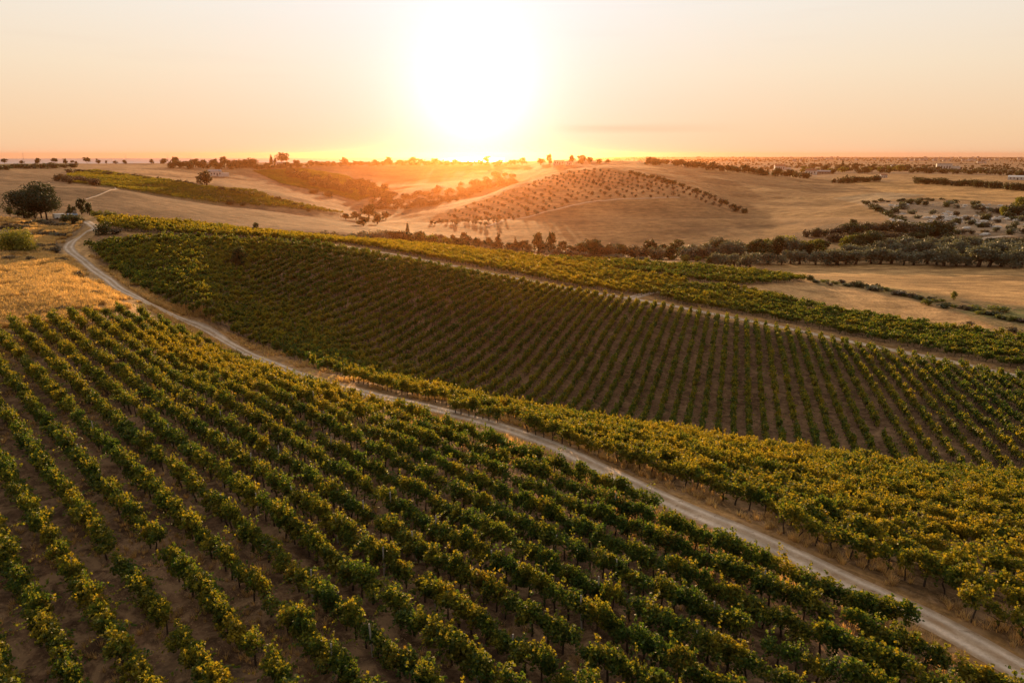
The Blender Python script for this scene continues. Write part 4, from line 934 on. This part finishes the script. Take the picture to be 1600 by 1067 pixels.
# ------------------------------------------------------------------ dry grass
def tuft(seed, n=26):
    rng = np.random.default_rng(seed); vs = []; fs = []; 
    for k in range(n):
        a = rng.uniform(0, 6.28); b = rng.uniform(0, .16); h = rng.uniform(.18, .5); l = rng.uniform(.05, .3); w = .012
        p = np.array([b * math.cos(a), b * math.sin(a), -0.03]); q1 = p + [l * .4 * math.cos(a), l * .4 * math.sin(a), h * .65]; q2 = p + [l * math.cos(a), l * math.sin(a), h]
        s = np.array([-math.sin(a), math.cos(a), 0]) * w
        vs += [p - s, p + s, q1 + s, q1 - s, q2 + s * .3, q2 - s * .3]; o = 6 * k; fs += [(o, o + 1, o + 2, o + 3), (o + 3, o + 2, o + 4, o + 5)]
    return np.array(vs), np.array(fs), np.repeat(rng.random(n), 2)
proto_g = bpy.data.collections.new('grass_forms')
for k in range(5):
    v_, f_, l_ = tuft(40 + k); proto_g.objects.link(bpy.data.objects.new(f'grass_{k}', mesh_np('grass', v_, f_, [M_STRAW], None, False, {'lv': l_})))
n = 260000; r = np.sqrt(rt.uniform(16 ** 2, 190 ** 2, n)); a = np.radians(rt.uniform(-46, 46, n)); r[160000:] = np.sqrt(rt.uniform(85 ** 2, 235 ** 2, 100000)); a[160000:] = np.radians(rt.uniform(-46, -24, 100000)); x, y = r * np.sin(a), r * np.cos(a); z = height(x, y); u, v = project(x, y, z)
lush = fbm(x / 3.5, y / 3.5, 61) 
P_GRASS = [(-900, 300), (140, 345), (120, 360), (85, 395), (140, 440), (205, 482), (60, 510), (-900, 560)]
ing = inpoly(u, v, P_GRASS) & (r > 85) & (lush > np.where(v + 8 * fbm(x / 9, y / 9, 71) > 398, -0.28, np.where((u > 48) & (u < 85) & (v > 372), -0.2, 0.20)))
innear = inpoly(u, v, P_NEAR) & (lush > 0.02) & (rt.random(n) < .62)
dr = np.full(n, 99.0)
for c in R1[::2]:
    np.minimum(dr, np.hypot(x - c[0], y - c[1]), out=dr)
verge = (dr > 1.7) & (dr < 4.6) & (lush > -0.15) & (v > 400)
instrip = inpoly(u, v, P_STRIP) & (r < 80) & (lush > 0.1) & (rt.random(n) < .3)
kp = (ing | innear | verge | instrip) & (dr > 1.45)
x, y, z = x[kp], y[kp], z[kp]; s = rt.uniform(.6, 1.25, len(x)) * np.where(innear[kp] & ~verge[kp], .62, 1.0) * np.where(ing[kp], 1.5, 1.0)
scatter('dry_grass', np.stack([x, y, z + CZ], 1), rt.uniform(0, 6, len(x)), np.stack([s, s, s], 1), rt.integers(0, 5, len(x)), np.zeros(len(x)), proto_g, 'dry golden grass on the verges and the left slope')
# ------------------------------------------------------------------ houses, sheds, masts, stones
M_WALL = rough_material('whitewash', (0.62, 0.58, 0.53), (0.80, 0.76, 0.71), 0.8, 0.9, 0.1)
M_STONE = rough_material('field_stone', (0.20, 0.16, 0.12), (0.36, 0.29, 0.22), 1.2, 0.95, 0.4)
M_TILE = rough_material('roof_tile', (0.22, 0.11, 0.065), (0.34, 0.17, 0.10), 2.0, 0.9, 0.3)
M_GREY = rough_material('grey_roof', (0.26, 0.25, 0.25), (0.38, 0.36, 0.35), 1.0, 0.8, 0.2)
M_BLUE = rough_material('blue_sheet', (0.16, 0.22, 0.32), (0.24, 0.31, 0.42), 1.0, 0.5, 0.1)
M_DARK = rough_material('dark_opening', (0.02, 0.02, 0.022), (0.05, 0.045, 0.04), 2.0, 0.3, 0.0, 0.5)
M_PAINT = rough_material('van_paint', (0.74, 0.73, 0.71), (0.80, 0.79, 0.77), 0.5, 0.35, 0.0, 0.5)
M_RUBBER = rough_material('rubber', (0.02, 0.02, 0.02), (0.04, 0.04, 0.04), 5.0, 0.9, 0.1)
M_ROCK = rough_material('limestone', (0.36, 0.32, 0.28), (0.62, 0.57, 0.52), 0.9, 0.95, 0.6)
def box(x0, y0, z0, x1, y1, z1):
    v = np.array([(x, y, z) for z in (z0, z1) for x, y in ((x0, y0), (x1, y0), (x1, y1), (x0, y1))], float)
    return v, np.array([(0, 3, 2, 1), (4, 5, 6, 7), (0, 1, 5, 4), (1, 2, 6, 5), (2, 3, 7, 6), (3, 0, 4, 7)])
def solid(name, parts, mat, parent=None):
    v, f = join(parts); return link(name, mesh_np(name, v, f, [mat]), parent)
def house(name, cat, u, v, wp, hp, label, roof='gable', wall=None, roofm=None, depth=0.7, turn=0.0, rmin=300, rmax=9000, nwin=3, group=None, annex=False):
    """a house whose foot is seen at (u, v), wp wide and hp tall in pixels there, its front towards the valley"""
    x, y, z = ground(u, v, rmin, rmax); m = math.sqrt(x * x + y * y + z * z) / F
    w, h, d = wp * m, hp * m, wp * m * depth; wall = wall or M_WALL; roofm = roofm or M_TILE
    r = link(name, None, None, (x, y, z + CZ), -math.atan2(x, y) + turn); tag(r, label, cat, group)
    he = h * (0.68 if roof == 'gable' else 0.92); a, b = w / 2, d / 2
    wv, wf = box(-a, -b, -1.5, a, b, he); parts = [(wv, wf)]
    if roof == 'gable':
        parts.append((np.array([(-a, -b, he), (-a, b, he), (-a, 0, h * .97), (a, -b, he), (a, b, he), (a, 0, h * .97)]), np.array([(0, 1, 2, 2), (3, 5, 4, 4)])[:0].reshape(0, 4)))
        g = np.array([(-a, -b, he), (-a, b, he), (-a, 0.02, h * .96), (-a, -0.02, h * .96), (a, -b, he), (a, b, he), (a, 0.02, h * .96), (a, -0.02, h * .96)])
        parts[-1] = (g, np.array([(0, 3, 2, 1), (4, 5, 6, 7)]))
    solid('wall', parts, wall, r)
    o, t = 0.25, 0.22
    if roof == 'gable':
        sl = []
        for s in (-1, 1):
            q = np.array([(-a - o, s * (b + o), he - (h - he) * o / b), (a + o, s * (b + o), he - (h - he) * o / b), (a + o, 0, h), (-a - o, 0, h)]); q = np.concatenate([q, q + [0, 0, t]])
            sl.append((q, np.array([(0, 3, 2, 1), (4, 5, 6, 7), (0, 1, 5, 4), (1, 2, 6, 5), (2, 3, 7, 6), (3, 0, 4, 7)])))
        ro = solid('roof', sl, roofm, r)
        ch = box(a * .45, -0.35, h - .5, a * .45 + .7, 0.35, h + .9); solid('chimney', [ch], wall, ro)
    else:
        solid('roof', [box(-a - .15, -b - .15, he + .003, a + .15, b + .15, h)], roofm, r)
    n = nwin + 1; dw = w / (n + 0.6)
    for k in range(n):
        cx_ = -w / 2 + dw * (k + 0.8); isdoor = (k == n // 2)
        ww, z0, z1 = dw * .38, he * (.02 if isdoor else .34), he * (.66 if isdoor else .74)
        fr = solid('door' if isdoor else 'window', [box(cx_ - ww / 2, -b - .05, z0, cx_ + ww / 2, -b - .003, z1)], M_DARK, r)
    if annex: solid('annex', [box(a + .003, -b * .8, -1.5, a + w * .55, b * .7, he * .7)], wall, r)
    return r
house('farmhouse', 'house', 336, 275, 17, 8.5, 'pale farmhouse on the left hill with a dark tree before it', 'gable', None, M_GREY, .6, .2, 500, 2400, 3, None, True)
house('country_house', 'house', 440, 259, 16, 5, 'long low white house under the domed skyline pine', 'flat', None, M_WALL, .5, 0, 900, 2300, 4)
house('villa', 'house', 873, 258, 16, 7, 'left flat roofed villa among the skyline trees right of the sun', 'flat', None, M_GREY, .6, 0, 900, 2300, 3)
house('villa', 'house', 889, 258, 9, 5.5, 'smaller right villa among the skyline trees right of the sun', 'flat', None, M_GREY, .8, .1, 900, 2300, 2)
house('country_house', 'house', 1218, 266, 14, 8, 'white two storey house at the end of the right slope wood', 'gable', None, M_TILE, .7, .15, 1300, 4200, 3, None, True)
house('farmhouse', 'house', 1267, 273, 15, 8, 'white farmhouse with pointed tree behind it', 'gable', None, M_TILE, .6, -.1, 1300, 4200, 3)
house('barn', 'barn', 1286, 272, 19, 5, 'long low barn right of the white farmhouse', 'gable', M_STONE, M_GREY, .5, -.1, 1300, 4200, 4)
house('country_house', 'house', 1474, 267, 17, 9, 'large white house in the tree line beyond the long hedge', 'flat', None, M_GREY, .7, .1, 1500, 5200, 4, None, True)
house('country_house', 'house', 1397, 265, 9, 6, 'small grey house left of the tree line beyond the long hedge', 'gable', None, M_GREY, .8, .3, 1500, 5200, 2)
house('barn', 'barn', 1590, 281, 20, 5, 'low pale barn at right edge of the far fields', 'gable', None, M_WALL, .5, 0, 1300, 4200, 4)
house('barn', 'barn', 1380, 278, 8, 5, 'tiny red roofed barn between the two far hedges', 'gable', None, M_TILE, .8, .4, 1200, 4200, 2)
house('stone_hut', 'hut', 731, 389, 10, 9, 'square stone hut below the round dense valley tree', 'flat', M_STONE, M_STONE, .9, .1, 330, 560, 1)
house('shed', 'shed', 113, 340, 9, 4.5, 'low shed with blue metal roof by the top of the road', 'gable', M_STONE, M_BLUE, .7, .3, 170, 330, 1)
# the van parked by the pines
x, y, z = ground(95, 342, 170, 330)
van = tag(link('parked_car', None, None, (x, y, z + CZ), 0.9, 0.72), 'small white car parked between the umbrella pines and the blue roofed shed', 'car')
prof = [(-2.4, .35), (2.3, .35), (2.4, .9), (1.75, 1.15), (1.2, 1.95), (-2.35, 2.0), (-2.45, .8)]
nb = len(prof); bv = np.array([(px_, s * .95, pz) for s in (-1, 1) for px_, pz in prof]); 
bf = np.array([(k, (k + 1) % nb, (k + 1) % nb + nb, k + nb) for k in range(nb)])
caps = np.array([[0, 1, 2, 3], [0, 3, 4, 5], [0, 5, 6, 6]])[:2]; caps = np.concatenate([caps, [[0, 5, 6, 6]]])[:2]
me_b = bpy.data.meshes.new('body'); me_b.from_pydata([tuple(p) for p in bv], [], [tuple(f) for f in bf] + [tuple(range(nb))[::-1], tuple(range(nb, 2 * nb))]); me_b.materials.append(M_PAINT)
link('body', me_b, van)
for s in (-1, 1):
    solid('window', [box(.1, s * .953 - .01, 1.2, 1.15, s * .953 + .01, 1.75)], M_DARK, van)
    for wx in (-1.5, 1.55):
        v_, f_ = tube([(wx, s * .78, .33), (wx, s * .80, .33), (wx, s * .97, .33), (wx, s * .98, .33)], [.01, .33, .33, .01], 14); link('wheel', mesh_np('wheel', v_, f_, [M_RUBBER]), van)
q = np.array([(1.24, -.8, 1.92), (1.24, .8, 1.92), (1.76, .85, 1.22), (1.76, -.85, 1.22)]); q = np.concatenate([q, q + [.03, 0, .02]])
solid('windscreen', [(q, np.array([(0, 3, 2, 1), (4, 5, 6, 7), (0, 1, 5, 4), (1, 2, 6, 5), (2, 3, 7, 6), (3, 0, 4, 7)]))], M_DARK, van)
# thin masts on the left skyline
for u, hp, lab in ((38, 14, 'leftmost of the four thin masts on the left skyline'), (198, 13, 'second from the left of four thin masts on the left skyline'), (263, 14, 'third from the left of four thin masts on the left skyline'), (298, 12, 'rightmost of the four thin masts on the left skyline')):
    x, y, z = ground(u, 257, 900, 2300); m = math.hypot(x, y) / F; H = hp * m
    ms = tag(link('mast', None, None, (x, y, z + CZ), 0), lab, 'mast', 'thin masts on the left skyline')
    v_, f_ = tube([(0, 0, -1), (0, 0, H * .6), (0, 0, H)], [.32, .24, .14], 6); link('pole', mesh_np('pole', v_, f_, [M_POST]), ms)
    solid('crossarm', [box(-1.1, -.12, H * .9, 1.1, .12, H * .9 + .25)], M_POST, ms)
# limestone showing through the scrub of the stony slope
def rock(seed):
    rng = np.random.default_rng(seed); n1, n2 = 7, 10; v = []
    for a in range(n1):
        th_ = math.pi * (a + .0) / (n1 - 1)
        for b in range(n2):
            ph = 2 * math.pi * b / n2; rr_ = rng.uniform(.72, 1.1)
            v.append((math.sin(th_) * math.cos(ph) * rr_ * .5, math.sin(th_) * math.sin(ph) * rr_ * .5, math.cos(th_) * .5 * rng.uniform(.8, 1.1)))
    f = [(a * n2 + b, (a + 1) * n2 + b, (a + 1) * n2 + (b + 1) % n2, a * n2 + (b + 1) % n2) for a in range(n1 - 1) for b in range(n2)]
    return mesh_np('rock', np.array(v), np.array(f), [M_ROCK])
rocks = [rock(k) for k in range(5)]; n_rock = 0
while n_rock < 150:
    u, v = rt.uniform(1390, 1605), rt.uniform(316, 368)
    if not inpoly(u, v, P_ROCK) or fbm(u / 28, v / 9, 33) < -0.02: continue
    x, y, z = ground(u, v, 450, 1000); n_rock += 1; s = rt.uniform(1.6, 5.2)
    o = link('limestone_rock', rocks[int(rt.integers(0, 5))], None, (x, y, z + CZ + .1), rt.uniform(0, 6), (s * rt.uniform(1, 1.7), s, s * rt.uniform(.35, .6)))
    tag(o, 'pale limestone rock among scrub on the stony right hillside', 'rock', 'limestone rocks of the stony slope')
# small pale houses of the towns on the plain
def town_house(seed):
    rng = np.random.default_rng(seed); w, d, h = rng.uniform(9, 16), rng.uniform(8, 11), rng.uniform(5, 8)
    v, f = box(-w / 2, -d / 2, -2, w / 2, d / 2, h); ro = np.array([(-w / 2 - .4, -d / 2 - .4, h), (w / 2 + .4, -d / 2 - .4, h), (w / 2 + .4, d / 2 + .4, h), (-w / 2 - .4, d / 2 + .4, h), (-w / 2 * .6, 0, h + 2), (w / 2 * .6, 0, h + 2)])
    rf = np.array([(0, 1, 5, 4), (2, 3, 4, 5)]); rf2 = np.array([(1, 2, 5), (3, 0, 4)]); wn_ = [box(x_ - .5, -d / 2 - .06, h * .35, x_ + .5, -d / 2 - .003, h * .7) for x_ in np.linspace(-w * .35, w * .35, 4)]
    wv, wf = join(wn_); o = len(v); o2 = o + len(ro)
    return mesh_np('town_house', np.concatenate([v, ro, wv]), [f, rf + o, wf + o2, rf2 + o], [M_WALL, M_TILE, M_DARK], np.array([0] * 6 + [1] * 2 + [2] * len(wf) + [1] * 2))
towns = [town_house(k) for k in range(6)]; nt = 0
while nt < 90:
    u = rt.uniform(990, 1600); v = rt.uniform(246.5, 262) if rt.random() < .5 else rt.uniform(247, 252)
    x, y, z = ground(u, v, 2300, 8800)
    if vnoise(x / 500, y / 700, 51) < -0.1: continue
    nt += 1; s = 1 + math.hypot(x, y) / 14000
    o = link('town_house', towns[int(rt.integers(0, 6))], None, (x, y, z + CZ), rt.uniform(-.6, .6) - math.atan2(x, y), (s, s, s))
    tag(o, 'small pale house of the scattered town on the hazy right plain', 'house', 'houses of the far town')
# ------------------------------------------------------------------ the warm evening air
zb = float(min(Z.min(), -40)) + CZ - 1.0
HX, HY0, HY1, ZT = 9600.0, -400.0, 9600.0, CZ + 20.0
hv_ = np.array([(x, y, z) for z in (zb, ZT) for x, y in ((-HX, HY0), (HX, HY0), (HX, HY1), (-HX, HY1))], float)
hf = np.array([(0, 3, 2, 1), (4, 5, 6, 7), (0, 1, 5, 4), (1, 2, 6, 5), (2, 3, 7, 6), (3, 0, 4, 7)])
kh = NT('haze'); vol = kh.n('ShaderNodeVolumePrincipled')
vol.inputs['Color'].default_value = (*HAZE_COL, 1); vol.inputs['Density'].default_value = HAZE_DENSITY; vol.inputs['Anisotropy'].default_value = HAZE_G
kh.l(vol.outputs[0], kh.out.inputs['Volume'])
tag(link('haze', mesh_np('haze', hv_, hf, [kh.m])), 'warm evening haze over the hills', None, None, 'stuff')
